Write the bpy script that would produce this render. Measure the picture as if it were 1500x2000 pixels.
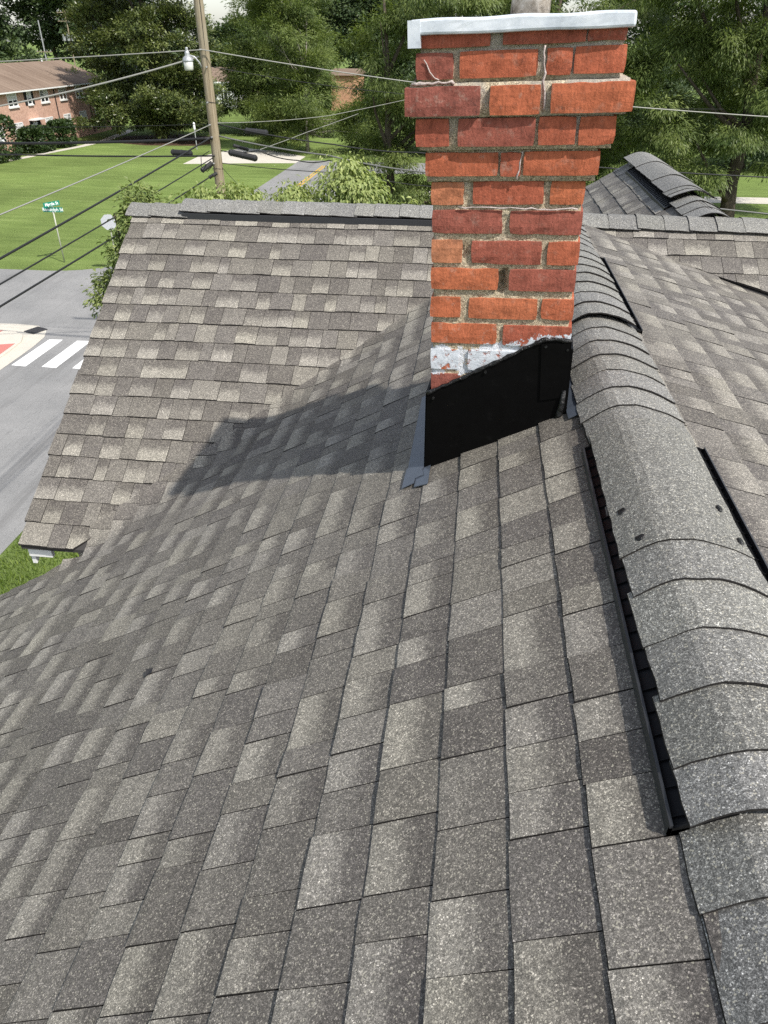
import bpy, bmesh, math, random
import numpy as np
from mathutils import Vector, Matrix

for o in list(bpy.data.objects):
    bpy.data.objects.remove(o, do_unlink=True)
SC = bpy.context.scene
COL = SC.collection
ZC = 10.5                                   # height of the camera above the street

# ------------------------------------------------------------------ camera
cd = bpy.data.cameras.new("camera"); cam = bpy.data.objects.new("camera", cd); COL.objects.link(cam)
_r = Vector((0.99294, 0.11857, 0.00266)); _d = Vector((0.06723, -0.54432, -0.83618)); _f = Vector((-0.09770, 0.83046, -0.54845))
M = Matrix.Identity(4)
for i in range(3):
    M[i][0] = _r[i]; M[i][1] = -_d[i]; M[i][2] = -_f[i]
M[2][3] = ZC
cam.matrix_world = M
cd.sensor_fit = 'VERTICAL'; cd.sensor_height = 36.0; cd.lens = 1416.0 / 2000 * 36
cd.clip_start = 0.05; cd.clip_end = 3000
SC.camera = cam

# ------------------------------------------------------------------ sky, sun, exposure
SUN = Vector((1.0, -0.73, 1.55)).normalized()
w = bpy.data.worlds.new("World"); SC.world = w; w.use_nodes = True
nt = w.node_tree; nt.nodes.clear()
sky = nt.nodes.new('ShaderNodeTexSky'); sky.sky_type = 'NISHITA'; sky.sun_disc = False
sky.sun_elevation = math.asin(SUN.z); sky.sun_rotation = math.atan2(SUN.x, SUN.y)
sky.altitude = 100; sky.air_density = 1.0; sky.dust_density = 1.3; sky.ozone_density = 1.0
bg = nt.nodes.new('ShaderNodeBackground'); bg.inputs[1].default_value = 0.15
wo = nt.nodes.new('ShaderNodeOutputWorld')
hs = nt.nodes.new('ShaderNodeHueSaturation'); hs.inputs['Saturation'].default_value = .55
nt.links.new(sky.outputs[0], hs.inputs['Color']); nt.links.new(hs.outputs[0], bg.inputs[0]); nt.links.new(bg.outputs[0], wo.inputs[0])
sl = bpy.data.lights.new("sun", 'SUN'); sun = bpy.data.objects.new("sun", sl); COL.objects.link(sun)
sl.energy = 4.2; sl.angle = math.radians(0.9); sl.color = (1.0, 0.955, 0.89)
sun.rotation_euler = (-SUN).to_track_quat('-Z', 'Y').to_euler(); sun.location = SUN * 60
SC.view_settings.view_transform = 'Standard'; SC.view_settings.look = 'None'
SC.view_settings.gamma = 1.0; SC.view_settings.use_curve_mapping = False
SC.view_settings.exposure = 0.47
SC.cycles.max_bounces = 5; SC.cycles.diffuse_bounces = 3; SC.cycles.glossy_bounces = 2
SC.cycles.transmission_bounces = 3; SC.cycles.transparent_max_bounces = 6
SC.cycles.use_denoising = False
SC.cycles.use_adaptive_sampling = True; SC.cycles.adaptive_threshold = 0.012
SC.cycles.sample_clamp_indirect = 6

rnd = random.Random(7)
rng = np.random.default_rng(7)

# ------------------------------------------------------------------ helpers
def link(o, parent=None):
    COL.objects.link(o)
    if parent is not None: o.parent = parent
    return o
def tag(o, label=None, cat=None, group=None, kind=None):
    if label: o["label"] = label
    if cat: o["category"] = cat
    if group: o["group"] = group
    if kind: o["kind"] = kind
    return o
def empty(name, loc=(0, 0, 0), parent=None):
    o = bpy.data.objects.new(name, None); o.empty_display_size = 0.2; o.location = loc
    return link(o, parent)
def mesh_obj(name, verts, faces, mat=None, parent=None, smooth=False, loc=None):
    me = bpy.data.meshes.new(name); me.from_pydata([tuple(v) for v in verts], [], faces); me.update()
    if mat: me.materials.append(mat)
    if smooth: me.polygons.foreach_set("use_smooth", [True] * len(me.polygons))
    o = bpy.data.objects.new(name, me)
    if loc is not None: o.location = loc
    return link(o, parent)
class MB:
    """collects boxes, tubes and sheets that make up ONE part"""
    def __init__(s): s.v = []; s.f = []
    def add(s, v, f):
        n = len(s.v); s.v += [tuple(x) for x in v]; s.f += [tuple(i + n for i in q) for q in f]
    def box(s, x0, x1, y0, y1, z0, z1):
        s.add([(x0, y0, z0), (x1, y0, z0), (x1, y1, z0), (x0, y1, z0), (x0, y0, z1), (x1, y0, z1), (x1, y1, z1), (x0, y1, z1)],
              [(0, 3, 2, 1), (4, 5, 6, 7), (0, 1, 5, 4), (1, 2, 6, 5), (2, 3, 7, 6), (3, 0, 4, 7)])
    def tube(s, pts, rads, n=8, cap=True):
        pts = [Vector(q) for q in pts]
        if not hasattr(rads, '__len__'): rads = [rads] * len(pts)
        V = []; F = []; prev = None
        for i, q in enumerate(pts):
            t = (pts[min(i + 1, len(pts) - 1)] - pts[max(i - 1, 0)]).normalized()
            if prev is None:
                a = Vector((0, 0, 1)) if abs(t.z) < .9 else Vector((1, 0, 0))
                u = t.cross(a).normalized()
            else:
                u = (prev - t * prev.dot(t)).normalized()
            prev = u; vv = t.cross(u)
            for k in range(n):
                an = 2 * math.pi * k / n
                V.append(q + (u * math.cos(an) + vv * math.sin(an)) * rads[i])
        for i in range(len(pts) - 1):
            for k in range(n):
                F.append((i * n + k, i * n + (k + 1) % n, (i + 1) * n + (k + 1) % n, (i + 1) * n + k))
        if cap:
            F.append(tuple(reversed(range(n)))); F.append(tuple(range((len(pts) - 1) * n, len(pts) * n)))
        s.add(V, F)
    def prism(s, poly, z0, z1):
        n = len(poly)
        s.add([(x, y, z0) for x, y in poly] + [(x, y, z1) for x, y in poly],
              [tuple(reversed(range(n))), tuple(range(n, 2 * n))] + [(i, (i + 1) % n, n + (i + 1) % n, n + i) for i in range(n)])
    def build(s, name, mat, parent=None, smooth=False, loc=None):
        return mesh_obj(name, s.v, s.f, mat, parent, smooth, loc)

# ------------------------------------------------------------------ materials
def mat(name):
    m = bpy.data.materials.new(name); m.use_nodes = True
    n = m.node_tree.nodes; n.clear()
    return m, n, m.node_tree.links
class NT:
    def __init__(s, name, rough=0.8, spec=0.3):
        s.m, s.n, s.l = mat(name)
        s.out = s.n.new('ShaderNodeOutputMaterial'); s.b = s.n.new('ShaderNodeBsdfPrincipled')
        s.b.inputs['Roughness'].default_value = rough
        s.b.inputs['Specular IOR Level'].default_value = spec
        s.l.new(s.b.outputs[0], s.out.inputs[0])
    def node(s, t, **kw):
        q = s.n.new(t)
        for k, v in kw.items(): setattr(q, k, v)
        return q
    def pos(s):
        return s.node('ShaderNodeNewGeometry').outputs['Position']
    def obj(s):
        return s.node('ShaderNodeTexCoord').outputs['Object']
    def noise(s, scale, detail=3, rough=.55, vec=None, out='Fac'):
        q = s.node('ShaderNodeTexNoise'); q.inputs['Scale'].default_value = scale; q.inputs['Detail'].default_value = detail
        q.inputs['Roughness'].default_value = rough
        if vec is not None: s.l.new(vec, q.inputs['Vector'])
        return q.outputs[out]
    def vor(s, scale, vec=None, out='Color', feature='F1'):
        q = s.node('ShaderNodeTexVoronoi', feature=feature); q.inputs['Scale'].default_value = scale
        if vec is not None: s.l.new(vec, q.inputs['Vector'])
        return q.outputs[out]
    def ramp(s, fac, stops, interp='LINEAR'):
        q = s.node('ShaderNodeValToRGB'); q.color_ramp.interpolation = interp
        e = q.color_ramp.elements
        while len(e) < len(stops): e.new(.5)
        for i, (p_, c) in enumerate(stops):
            e[i].position = p_; e[i].color = (c if hasattr(c, '__len__') else (c, c, c)) + (1,) if not hasattr(c, '__len__') or len(c) == 3 else c
        s.l.new(fac, q.inputs[0]); return q.outputs[0]
    def mix(s, fac, a, b, blend='MIX'):
        q = s.node('ShaderNodeMix', data_type='RGBA', blend_type=blend)
        for sock, v in ((q.inputs['Factor'], fac), (q.inputs['A'], a), (q.inputs['B'], b)):
            if hasattr(v, 'links'): s.l.new(v, sock)
            elif hasattr(v, '__len__'): sock.default_value = tuple(v) + (1,)
            else: sock.default_value = v
        # colour sockets share names; use explicit indices
        return q.outputs['Result']
    def math(s, op, a, b=None, clamp=False):
        q = s.node('ShaderNodeMath', operation=op, use_clamp=clamp)
        for i, v in enumerate((a, b)):
            if v is None: continue
            if hasattr(v, 'links'): s.l.new(v, q.inputs[i])
            else: q.inputs[i].default_value = v
        return q.outputs[0]
    def sep(s, vec):
        q = s.node('ShaderNodeSeparateXYZ'); s.l.new(vec, q.inputs[0]); return q.outputs
    def attr(s, name, out='Color'):
        q = s.node('ShaderNodeAttribute', attribute_name=name); return q.outputs[out]
    def bump(s, h, strength=.3, dist=.01):
        q = s.node('ShaderNodeBump'); q.inputs['Strength'].default_value = strength; q.inputs['Distance'].default_value = dist
        s.l.new(h, q.inputs['Height']); s.l.new(q.outputs[0], s.b.inputs['Normal'])
    def color(s, c):
        if hasattr(c, 'links'): s.l.new(c, s.b.inputs['Base Color'])
        else: s.b.inputs['Base Color'].default_value = tuple(c) + (1,)
        return s
def _mix(s, fac, a, b, blend='MIX'):
    q = s.node('ShaderNodeMix', data_type='RGBA', blend_type=blend)
    for idx, v in ((0, fac), (6, a), (7, b)):
        sock = q.inputs[idx]
        if hasattr(v, 'links'): s.l.new(v, sock)
        elif hasattr(v, '__len__'): sock.default_value = tuple(v) + (1,)
        else: sock.default_value = v if idx == 0 else (v, v, v, 1)
    return q.outputs[2]
NT.mix = _mix
def plain(name, c, rough=.6, spec=.3, metal=0., var=.0, scale=8, bump=0):
    t = NT(name, rough, spec); t.b.inputs['Metallic'].default_value = metal
    if var:
        nz = t.noise(scale, 4, .6, t.pos())
        t.color(t.mix(1.0, c, t.ramp(nz, [(.25, 1 - var), (.75, 1 + var)]), 'MULTIPLY'))
        if bump: t.bump(nz, bump, .02)
    else: t.color(c)
    return t.m

def granule_material(name, dark, light, speck, cap=False):
    t = NT(name, .62, .34)
    P = t.pos()
    tone = t.sep(t.attr("tone", 'Vector'))            # x: base tone, y: paler granule band at the butt, z: random hue
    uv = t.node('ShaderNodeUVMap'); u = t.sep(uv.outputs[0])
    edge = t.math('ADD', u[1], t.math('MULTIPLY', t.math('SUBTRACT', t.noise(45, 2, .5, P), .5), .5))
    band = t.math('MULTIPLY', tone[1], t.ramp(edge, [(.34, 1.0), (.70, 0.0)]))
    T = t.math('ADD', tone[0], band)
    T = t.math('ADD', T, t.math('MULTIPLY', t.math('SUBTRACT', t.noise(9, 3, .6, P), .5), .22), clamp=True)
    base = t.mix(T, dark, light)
    warm = t.mix(tone[2], (.985, .975, .965), (1.0, .99, .93))
    base = t.mix(1.0, base, warm, 'MULTIPLY')
    a = t.sep(t.vor(860, P)); b = t.sep(t.vor(400, P)); c = t.sep(t.vor(190, P))
    sa = t.ramp(a[0], [(0.0, .38), (.35, .72), (.72, 1.1), (.92, 1.7), (1.0, 2.6)])
    sb = t.ramp(b[0], [(0.0, .50), (.45, .90), (.82, 1.1), (.90, 1.5), (1.0, 2.7)])
    scn = t.ramp(c[0], [(0.0, .80), (.6, 1.0), (1.0, 1.28)])
    s1 = t.mix(1.0, sa, sb, 'MULTIPLY')
    s1 = t.mix(speck, (1, 1, 1), s1)
    s1 = t.mix(1.0, s1, scn, 'MULTIPLY')
    colr = t.mix(1.0, base, s1, 'MULTIPLY')
    cream = t.math('GREATER_THAN', b[1], .955)
    colr = t.mix(t.math('MULTIPLY', cream, .55 * speck), colr, (.62, .58, .46))
    t.color(colr)
    h = t.math('ADD', a[1], t.math('MULTIPLY', b[0], .8))
    t.bump(h, .35, .0016)
    return t.m
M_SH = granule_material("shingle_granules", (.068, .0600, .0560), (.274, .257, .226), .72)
M_CAP = granule_material("cap_granules", (.105, .1035, .100), (.250, .248, .236), .85)
M_EDGE = plain("asphalt_cut_edge", (.022, .020, .019), .9, .15, var=.4, scale=150)
M_FELT = plain("roof_felt", (.045, .042, .04), .95)
M_BLACKP = plain("black_plastic", (.006, .006, .0065), .5, .2)
M_VENT = plain("vent_plastic", (.03, .031, .034), .5, .35)
M_WHITE = plain("white_trim", (.72, .72, .70), .5, .4, var=.06, scale=5)
M_SIDING = plain("house_siding", (.62, .60, .55), .6, .3, var=.05)

def brick_material():
    t = NT("red_brick", .9, .15)
    O = t.obj(); P = t.sep(O)
    rv = t.sep(t.attr("tone", 'Vector'))
    base = t.ramp(rv[0], [(0.0, (.235, .080, .062)), (.35, (.330, .092, .054)), (.7, (.415, .124, .058)), (1.0, (.42, .178, .094))])
    n1 = t.noise(22, 5, .65, O); n2 = t.noise(150, 3, .6, O); n3 = t.noise(6, 2, .5, O)
    base = t.mix(1.0, base, t.ramp(n1, [(.22, .52), (.5, 1.0), (.8, 1.30)]), 'MULTIPLY')
    base = t.mix(1.0, base, t.ramp(n2, [(.3, .88), (.7, 1.1)]), 'MULTIPLY')
    # soot and mortar film with shapes of their own
    film = t.ramp(t.noise(30, 6, .7, O), [(.55, 0), (.72, .6)])
    base = t.mix(t.math('MULTIPLY', film, t.math('ADD', .25, t.math('MULTIPLY', rv[1], .7))), base, (.40, .33, .27))
    dark = t.ramp(t.noise(16, 6, .75, O), [(.60, 0), (.76, .8)])
    base = t.mix(dark, base, (.06, .035, .03))
    pore = t.ramp(t.vor(170, O, 'Distance'), [(.10, 1.0), (.17, 0.0)]); keep = t.math('GREATER_THAN', t.noise(60, 3, .6, O), .54)
    base = t.mix(t.math('MULTIPLY', t.math('MULTIPLY', pore, keep), .75), base, (.05, .03, .025))
    mpv = t.node('ShaderNodeMapping'); mpv.inputs['Scale'].default_value = (1.0, 1.0, .16); t.l.new(O, mpv.inputs[0])
    drag = t.noise(230, 3, .6, mpv.outputs[0])
    base = t.mix(1.0, base, t.ramp(drag, [(.3, .80), (.7, 1.16)]), 'MULTIPLY')
    warp = t.node('ShaderNodeVectorMath', operation='ADD'); t.l.new(O, warp.inputs[0]); t.l.new(t.noise(40, 4, .7, O, 'Color'), warp.inputs[1])
    ck = t.ramp(t.vor(9, warp.outputs[0], 'Distance', 'DISTANCE_TO_EDGE'), [(0.0, .85), (.012, 0.0)])
    base = t.mix(ck, base, (.05, .03, .025))
    white = paint_mask(t, P, O)
    base = t.mix(white, base, t.mix(t.noise(60, 3, .6, O), (.36, .385, .42), (.68, .71, .74)))
    t.color(base)
    h = t.math('ADD', n1, t.math('MULTIPLY', n2, .16))
    h = t.math('ADD', h, t.math('MULTIPLY', white, .5))
    cr = t.ramp(t.vor(26, O, 'Distance', 'DISTANCE_TO_EDGE'), [(0.0, 0.0), (.012, 1.0)])
    t.bump(t.math('ADD', h, t.math('MULTIPLY', cr, .12)), .75, .006)
    return t.m
def paint_mask(t, P, O):
    # brushed white sealer across the two courses above the flashing
    nz = t.math('MULTIPLY', t.math('SUBTRACT', t.noise(38, 5, .7, O), .5), .085)
    streak = t.math('MULTIPLY', t.math('SUBTRACT', t.noise(9, 2, .5, O), .5), .06)
    w_ = t.math('ADD', t.math('ADD', P[2], nz), streak)
    lo = t.math('GREATER_THAN', w_, .372)
    hi_lim = t.math('ADD', .455, t.math('MULTIPLY', t.math('MAXIMUM', t.math('SUBTRACT', P[0], .12), 0.0), .16))
    hi = t.math('LESS_THAN', w_, hi_lim)
    front = t.math('LESS_THAN', P[1], .05)
    m = t.math('MULTIPLY', t.math('MULTIPLY', lo, hi), front)
    gap = t.ramp(t.noise(24, 5, .75, O), [(.38, 0), (.46, 1)])
    return t.math('MULTIPLY', m, gap)
M_BRICK = brick_material()
def mortar_material():
    t = NT("sandy_mortar", .95, .1)
    O = t.obj(); P = t.sep(O)
    n = t.noise(90, 5, .7, O); g = t.sep(t.vor(330, O))
    base = t.ramp(n, [(.25, (.24, .19, .125)), (.5, (.48, .40, .28)), (.75, (.62, .54, .40))])
    base = t.mix(1.0, base, t.ramp(g[0], [(0, .6), (.6, 1.0), (1, 1.45)]), 'MULTIPLY')
    grey = t.ramp(t.math('ADD', t.noise(11, 3, .6, O), t.math('MULTIPLY', t.math('SUBTRACT', P[2], 1.0), .5)), [(.5, 0), (.68, .75)])
    base = t.mix(grey, base, (.38, .355, .32))
    white = paint_mask(t, P, O)
    base = t.mix(white, base, (.68, .70, .73))
    t.color(base)
    t.bump(t.math('ADD', n, t.math('MULTIPLY', g[1], .5)), .9, .008)
    return t.m
M_MORTAR = mortar_material()
def cap_material():
    t = NT("white_crown_paint", .55, .35); O = t.obj()
    n = t.noise(14, 6, .65, O); n2 = t.noise(45, 4, .6, O)
    c = t.ramp(n, [(.30, (.34, .37, .42)), (.48, (.52, .56, .61)), (.7, (.66, .69, .73))])
    c = t.mix(t.ramp(n2, [(.66, 0), (.80, .6)]), c, (.30, .31, .32))
    t.color(c); t.bump(n, .18, .005)
    return t.m
M_CROWN = cap_material()
def flue_material():
    t = NT("mottled_flue", .9, .15); O = t.obj()
    n = t.noise(30, 6, .7, O)
    t.color(t.ramp(n, [(.3, (.12, .095, .07)), (.5, (.36, .31, .25)), (.72, (.60, .55, .48))])); t.bump(n, .8, .01)
    return t.m
M_FLUE = flue_material()
def flash_material():
    t = NT("black_flashing", .36, .07); O = t.obj()
    n = t.noise(25, 5, .65, O)
    t.color(t.mix(t.ramp(n, [(.62, 0), (.8, .35)]), (.0026, .0025, .0025), (.012, .0115, .011)))
    t.l.new(t.ramp(n, [(.3, .33), (.7, .55)]), t.b.inputs['Roughness'])
    t.bump(t.noise(4, 2, .5, O), .25, .02)
    return t.m
M_FLASH = flash_material()
M_SEAL = plain("black_sealant", (.008, .008, .008), .35, .4, var=.3, scale=60, bump=.6)
M_STEEL = plain("slate_metal", (.085, .10, .125), .42, .5, metal=.35, var=.10, scale=20)
M_SILI = plain("cloudy_silicone", (.40, .335, .31), .35, .4, var=.15, scale=60, bump=.4)

def ground_material():
    t = NT("lawn_turf", .95, .08); P = t.pos()
    mp = t.node('ShaderNodeMapping'); mp.inputs['Rotation'].default_value = (0, 0, math.radians(28)); mp.inputs['Scale'].default_value = (.16, 1.0, 1)
    t.l.new(P, mp.inputs[0])
    big = t.noise(.10, 3, .6, P); rows = t.noise(1.3, 4, .6, mp.outputs[0]); fine = t.noise(11, 4, .75, P); f2 = t.noise(42, 2, .7, P)
    c = t.ramp(rows, [(.24, (.105, .150, .042)), (.5, (.145, .200, .056)), (.78, (.195, .250, .082))])
    c = t.mix(1.0, c, t.ramp(fine, [(.25, .55), (.5, 1.0), (.78, 1.5)]), 'MULTIPLY')
    c = t.mix(1.0, c, t.ramp(f2, [(.3, .65), (.7, 1.35)]), 'MULTIPLY')
    c = t.mix(1.0, c, t.ramp(big, [(.3, .74), (.7, 1.2)]), 'MULTIPLY')
    c = t.mix(t.ramp(t.noise(.7, 5, .7, P), [(.62, 0), (.78, .35)]), c, (.20, .21, .07))
    t.color(c); t.bump(fine, .8, .08)
    return t.m
M_GROUND = ground_material()
def asphalt_material():
    t = NT("worn_asphalt", .92, .15); P = t.pos()
    n = t.noise(.35, 4, .6, P); f = t.noise(55, 3, .75, P)
    c = t.ramp(n, [(.3, (.20, .20, .197)), (.7, (.27, .267, .26))])
    c = t.mix(1.0, c, t.ramp(f, [(.25, .62), (.75, 1.35)]), 'MULTIPLY')
    mp = t.node('ShaderNodeMapping'); mp.inputs['Rotation'].default_value = (0, 0, math.radians(-4)); mp.inputs['Scale'].default_value = (1.0, .07, 1); t.l.new(P, mp.inputs[0])
    tr = t.noise(1.1, 4, .6, mp.outputs[0])
    c = t.mix(t.ramp(tr, [(.56, 0), (.68, .45)]), c, (.115, .113, .11))
    crack = t.ramp(t.noise(2.2, 6, .7, mp.outputs[0]), [(.497, 0), (.5, .7), (.503, 0)])
    c = t.mix(crack, c, (.06, .06, .06))
    t.color(c); t.bump(f, .5, .01)
    return t.m
M_ROAD = asphalt_material()
def concrete_material(name, c0, c1):
    t = NT(name, .9, .15); P = t.pos()
    n = t.noise(.9, 5, .65, P); f = t.noise(40, 3, .7, P)
    c = t.mix(1.0, t.mix(n, c0, c1), t.ramp(f, [(.25, .8), (.75, 1.15)]), 'MULTIPLY')
    t.color(c); t.bump(f, .3, .01); return t.m
M_CONC = concrete_material("pale_concrete", (.44, .41, .35), (.60, .565, .49))
M_PAD = concrete_material("red_tactile", (.42, .15, .13), (.52, .20, .17))
def paint_material():
    t = NT("road_paint_white", .8, .2); P = t.pos()
    wear = t.ramp(t.noise(5.5, 6, .75, P), [(.60, 0), (.70, .75)])
    t.color(t.mix(wear, t.mix(t.noise(1.5, 4, .6, P), (.66, .66, .64), (.80, .80, .78)), (.26, .26, .25))); return t.m
M_PAINT = paint_material()
M_YELL = concrete_material("road_paint_yellow", (.50, .30, .035), (.62, .40, .06))
M_MULCH = concrete_material("mulch", (.05, .032, .022), (.115, .07, .045))
M_IRON = plain("cast_iron", (.045, .045, .048), .7)
M_PIT = plain("pit_dark", (.006, .006, .006), .9)
def wood_material():
    t = NT("weathered_pole_wood", .9, .12); O = t.obj()
    mp = t.node('ShaderNodeMapping'); mp.inputs['Scale'].default_value = (26, 26, .9); t.l.new(O, mp.inputs[0])
    n = t.noise(1.0, 6, .7, mp.outputs[0]); n2 = t.noise(.8, 3, .5, O)
    c = t.ramp(n, [(.28, (.085, .065, .045)), (.45, (.23, .185, .125)), (.7, (.37, .31, .225))])
    c = t.mix(t.ramp(n2, [(.45, 0), (.7, .4)]), c, (.34, .33, .27))
    t.color(c); t.bump(n, .6, .02); return t.m
M_POLE = wood_material()
M_GALV = plain("galvanised", (.42, .43, .44), .45, .5, metal=.5, var=.12, scale=20)
M_CABLE = plain("black_cable", (.018, .018, .019), .55, .3)
M_WIRE = plain("grey_wire", (.30, .295, .27), .55, .4, metal=.2)
M_WIRED = plain("dull_wire", (.12, .12, .115), .5, .4)
M_LENS = plain("frosted_lens", (.50, .50, .47), .35, .5)
M_GREEN = plain("sign_green", (.005, .20, .13), .45, .4)
M_SIGNW = plain("sign_white", (.85, .86, .84), .5, .4)
M_SIGNB = plain("sign_back", (.50, .52, .54), .5, .4, metal=.3)
M_POST = plain("sign_post_metal", (.40, .41, .33), .55, .4, metal=.2)
def bark(name, a_, b_):
    t = NT(name, .95, .08); O = t.obj()
    mp = t.node('ShaderNodeMapping'); mp.inputs['Scale'].default_value = (9, 9, 1.6); t.l.new(O, mp.inputs[0])
    n = t.noise(1.4, 6, .7, mp.outputs[0]); t.color(t.ramp(n, [(.3, a_), (.7, b_)])); t.bump(n, .8, .04); return t.m
M_BARK = bark("tree_bark", (.035, .028, .022), (.12, .10, .08))
M_TWIG = bark("grey_twig", (.16, .14, .12), (.34, .31, .27))
def leaf_material(name, c0, c1, trans=.25, rough=.5, spec=.35):
    t = NT(name, rough, spec)
    lc = t.sep(t.attr("lc", 'Vector'))
    c = t.mix(lc[0], c0, c1)
    c = t.mix(1.0, c, t.mix(lc[1], (.72, .78, .70), (1.2, 1.15, 1.05)), 'MULTIPLY')
    t.color(c)
    tr = t.node('ShaderNodeBsdfTranslucent'); t.l.new(t.mix(1.0, c, (1.15, 1.25, .55), 'MULTIPLY'), tr.inputs[0])
    mx = t.node('ShaderNodeMixShader'); mx.inputs[0].default_value = trans
    t.l.new(t.b.outputs[0], mx.inputs[1]); t.l.new(tr.outputs[0], mx.inputs[2]); t.l.new(mx.outputs[0], t.out.inputs[0])
    return t.m
M_LF_OAK = leaf_material("willow_oak_leaf", (.068, .106, .032), (.225, .27, .088), .34)
M_LF_MAG = leaf_material("magnolia_leaf", (.044, .070, .026), (.185, .21, .068), .14, .34, .5)
M_LF_FAR = leaf_material("far_leaf", (.050, .084, .042), (.125, .165, .080), .24)
M_LF_DOG = leaf_material("dogwood_leaf", (.17, .225, .070), (.43, .47, .20), .32)
M_LF_SAP = leaf_material("sapling_leaf", (.10, .145, .045), (.30, .34, .13), .3)
M_LF_HEDGE = leaf_material("hedge_leaf", (.018, .040, .012), (.055, .085, .022), .12)
M_FLOWER = plain("magnolia_flower", (.80, .78, .66), .6)
M_GRASSB = leaf_material("grass_blade", (.06, .11, .018), (.19, .25, .05), .3)

# ================================================================== THE GROUND AND THE STREETS
def sheet(name, poly, z, m, kind='structure', parent=None):
    return tag(mesh_obj(name, [(x, y, z) for x, y in poly], [tuple(range(len(poly)))], m, parent), kind=kind)
# terrain: flat near the streets, a low rise far off
gv = []; gf = []
xs = [-1500, -600, -300, -200, -150, -100, -60, -30, 0, 30, 60, 100, 150, 200, 300, 600, 1500]
ys = [-300, -60, -20, 0, 30, 60, 90, 120, 160, 220, 300, 500, 900, 1600]
for y in ys:
    for x in xs: gv.append((x, y, 0.0))
for j in range(len(ys) - 1):
    for i in range(len(xs) - 1):
        a = j * len(xs) + i; gf.append((a, a + 1, a + 1 + len(xs), a + len(xs)))
g = mesh_obj("ground", gv, gf, M_GROUND); tag(g, kind='structure')
def arc(cx, cy, r, a0, a1, n=10):
    return [(cx + r * math.cos(math.radians(a0 + (a1 - a0) * i / n)), cy + r * math.sin(math.radians(a0 + (a1 - a0) * i / n))) for i in range(n + 1)]
RX0, RX1 = -17.45, -10.85
# the main street and the side street, one joined sheet of asphalt with rounded corners
poly = [(RX1, -60), (RX1, 79.0), (-14, 79.6), (-18.0, 79.0)] + [(-18.0, 45.0)] + arc(-22.6, 41.6, 4.6, 0, -95, 10) + [(-150, 36.2), (-150, 28.7), (-19.6, 28.7)] + arc(-19.6, 26.5, 2.15, 90, 5, 8) + [(RX0, 23.0), (RX0 - .05, -60)]
sheet("street", poly, .006, M_ROAD)
# kerb on the house side, kerb along the street ahead
def kerb(name, pts, wdt=.16, h=.13, m=None):
    mb = MB(); L = []; R = []
    for i, (x, y) in enumerate(pts):
        t = Vector(pts[min(i + 1, len(pts) - 1)]) - Vector(pts[max(i - 1, 0)]); t.normalize(); nn = Vector((-t.y, t.x))
        L.append((x + nn.x * wdt / 2, y + nn.y * wdt / 2)); R.append((x - nn.x * wdt / 2, y - nn.y * wdt / 2))
    V = [(x, y, -.05) for x, y in L] + [(x, y, h) for x, y in L] + [(x, y, h) for x, y in R] + [(x, y, -.05) for x, y in R]
    n = len(pts); F = []
    for i in range(n - 1):
        for a_, b_ in ((0, 1), (1, 2), (2, 3)):
            F.append((a_ * n + i, a_ * n + i + 1, b_ * n + i + 1, b_ * n + i))
    mb.add(V, F); o = mb.build(name, m or M_CONC); return tag(o, kind='structure')
kerb("kerb", [(-20.0, -60), (-20.0, -50)] if False else [(RX1 + .1, 40.0), (RX1 + .1, 72)])
# the pavement corner by the crossing: gutter apron, ramp, two red pads, drain grate
outer = [(-60, 28.62), (-20.2, 28.70), (-19.4, 28.72), (-18.4, 28.60), (-17.75, 28.05), (-17.45, 27.3), (-17.33, 26.2), (-17.30, 25.1), (-17.28, 23.6), (-17.28, -60), (-19.9, -60), (-19.9, 22.0), (-60, 22.0)]
o = sheet("pavement", outer, .016, M_CONC)
inner = [(-60, 27.75), (-19.7, 27.78), (-19.0, 27.70), (-18.35, 27.25), (-18.05, 26.6), (-17.95, 25.6), (-17.90, 24.6), (-17.88, 20), (-17.88, -60), (-19.7, -60), (-19.7, 22.2), (-60, 22.2)]
mb = MB(); mb.prism(inner, .0, .075); ko = tag(mb.build("pavement_slab", M_CONC), kind='structure')
sheet("tactile_pad", [(-18.85, 24.7), (-18.06, 24.7), (-18.14, 26.30), (-18.72, 26.10)], .080, M_PAD)
sheet("tactile_pad", [(-20.6, 27.05), (-19.62, 27.10), (-19.45, 27.68), (-20.6, 27.70)], .080, M_PAD)
gr = empty("drain_grate", (-18.2, 28.0, .02)); tag(gr, "dark iron drain grate set in the pale pavement corner", "drain grate")
ga = math.radians(-24)
mb = MB(); mb.box(-.27, .27, -.31, .31, 0, .012); q = mb.build("pit", M_PIT, gr); q.rotation_euler.z = ga
mb = MB()
for x0, x1, y0, y1 in [(-.31, -.26, -.35, .35), (.26, .31, -.35, .35), (-.26, .26, -.35, -.30), (-.26, .26, .30, .35)]: mb.box(x0, x1, y0, y1, .002, .028)
q = mb.build("frame", M_IRON, gr); q.rotation_euler.z = ga
for i in range(7):
    mb = MB(); x = -.225 + i * .075; mb.box(x - .014, x + .014, -.30, .30, .008, .026); q = mb.build("bar", M_IRON, gr); q.rotation_euler.z = ga
mb = MB()
for y in (-.15, 0, .15): mb.box(-.26, .26, y - .02, y + .02, .006, .024)
q = mb.build("cross_bar", M_IRON, gr); q.rotation_euler.z = ga
for i in range(5):
    x0 = -17.14 + i * 1.215
    sheet("crossing_stripe", [(x0, 24.25), (x0 + .60, 24.2), (x0 + .60, 27.12), (x0 + .02, 27.08)], .012, M_PAINT)
for dx in (-.16, .11):
    sheet("yellow_line", [(-15.0 + dx, 40), (-14.86 + dx, 40), (-14.78 + dx, 76), (-14.92 + dx, 76)], .012, M_YELL)
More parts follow.
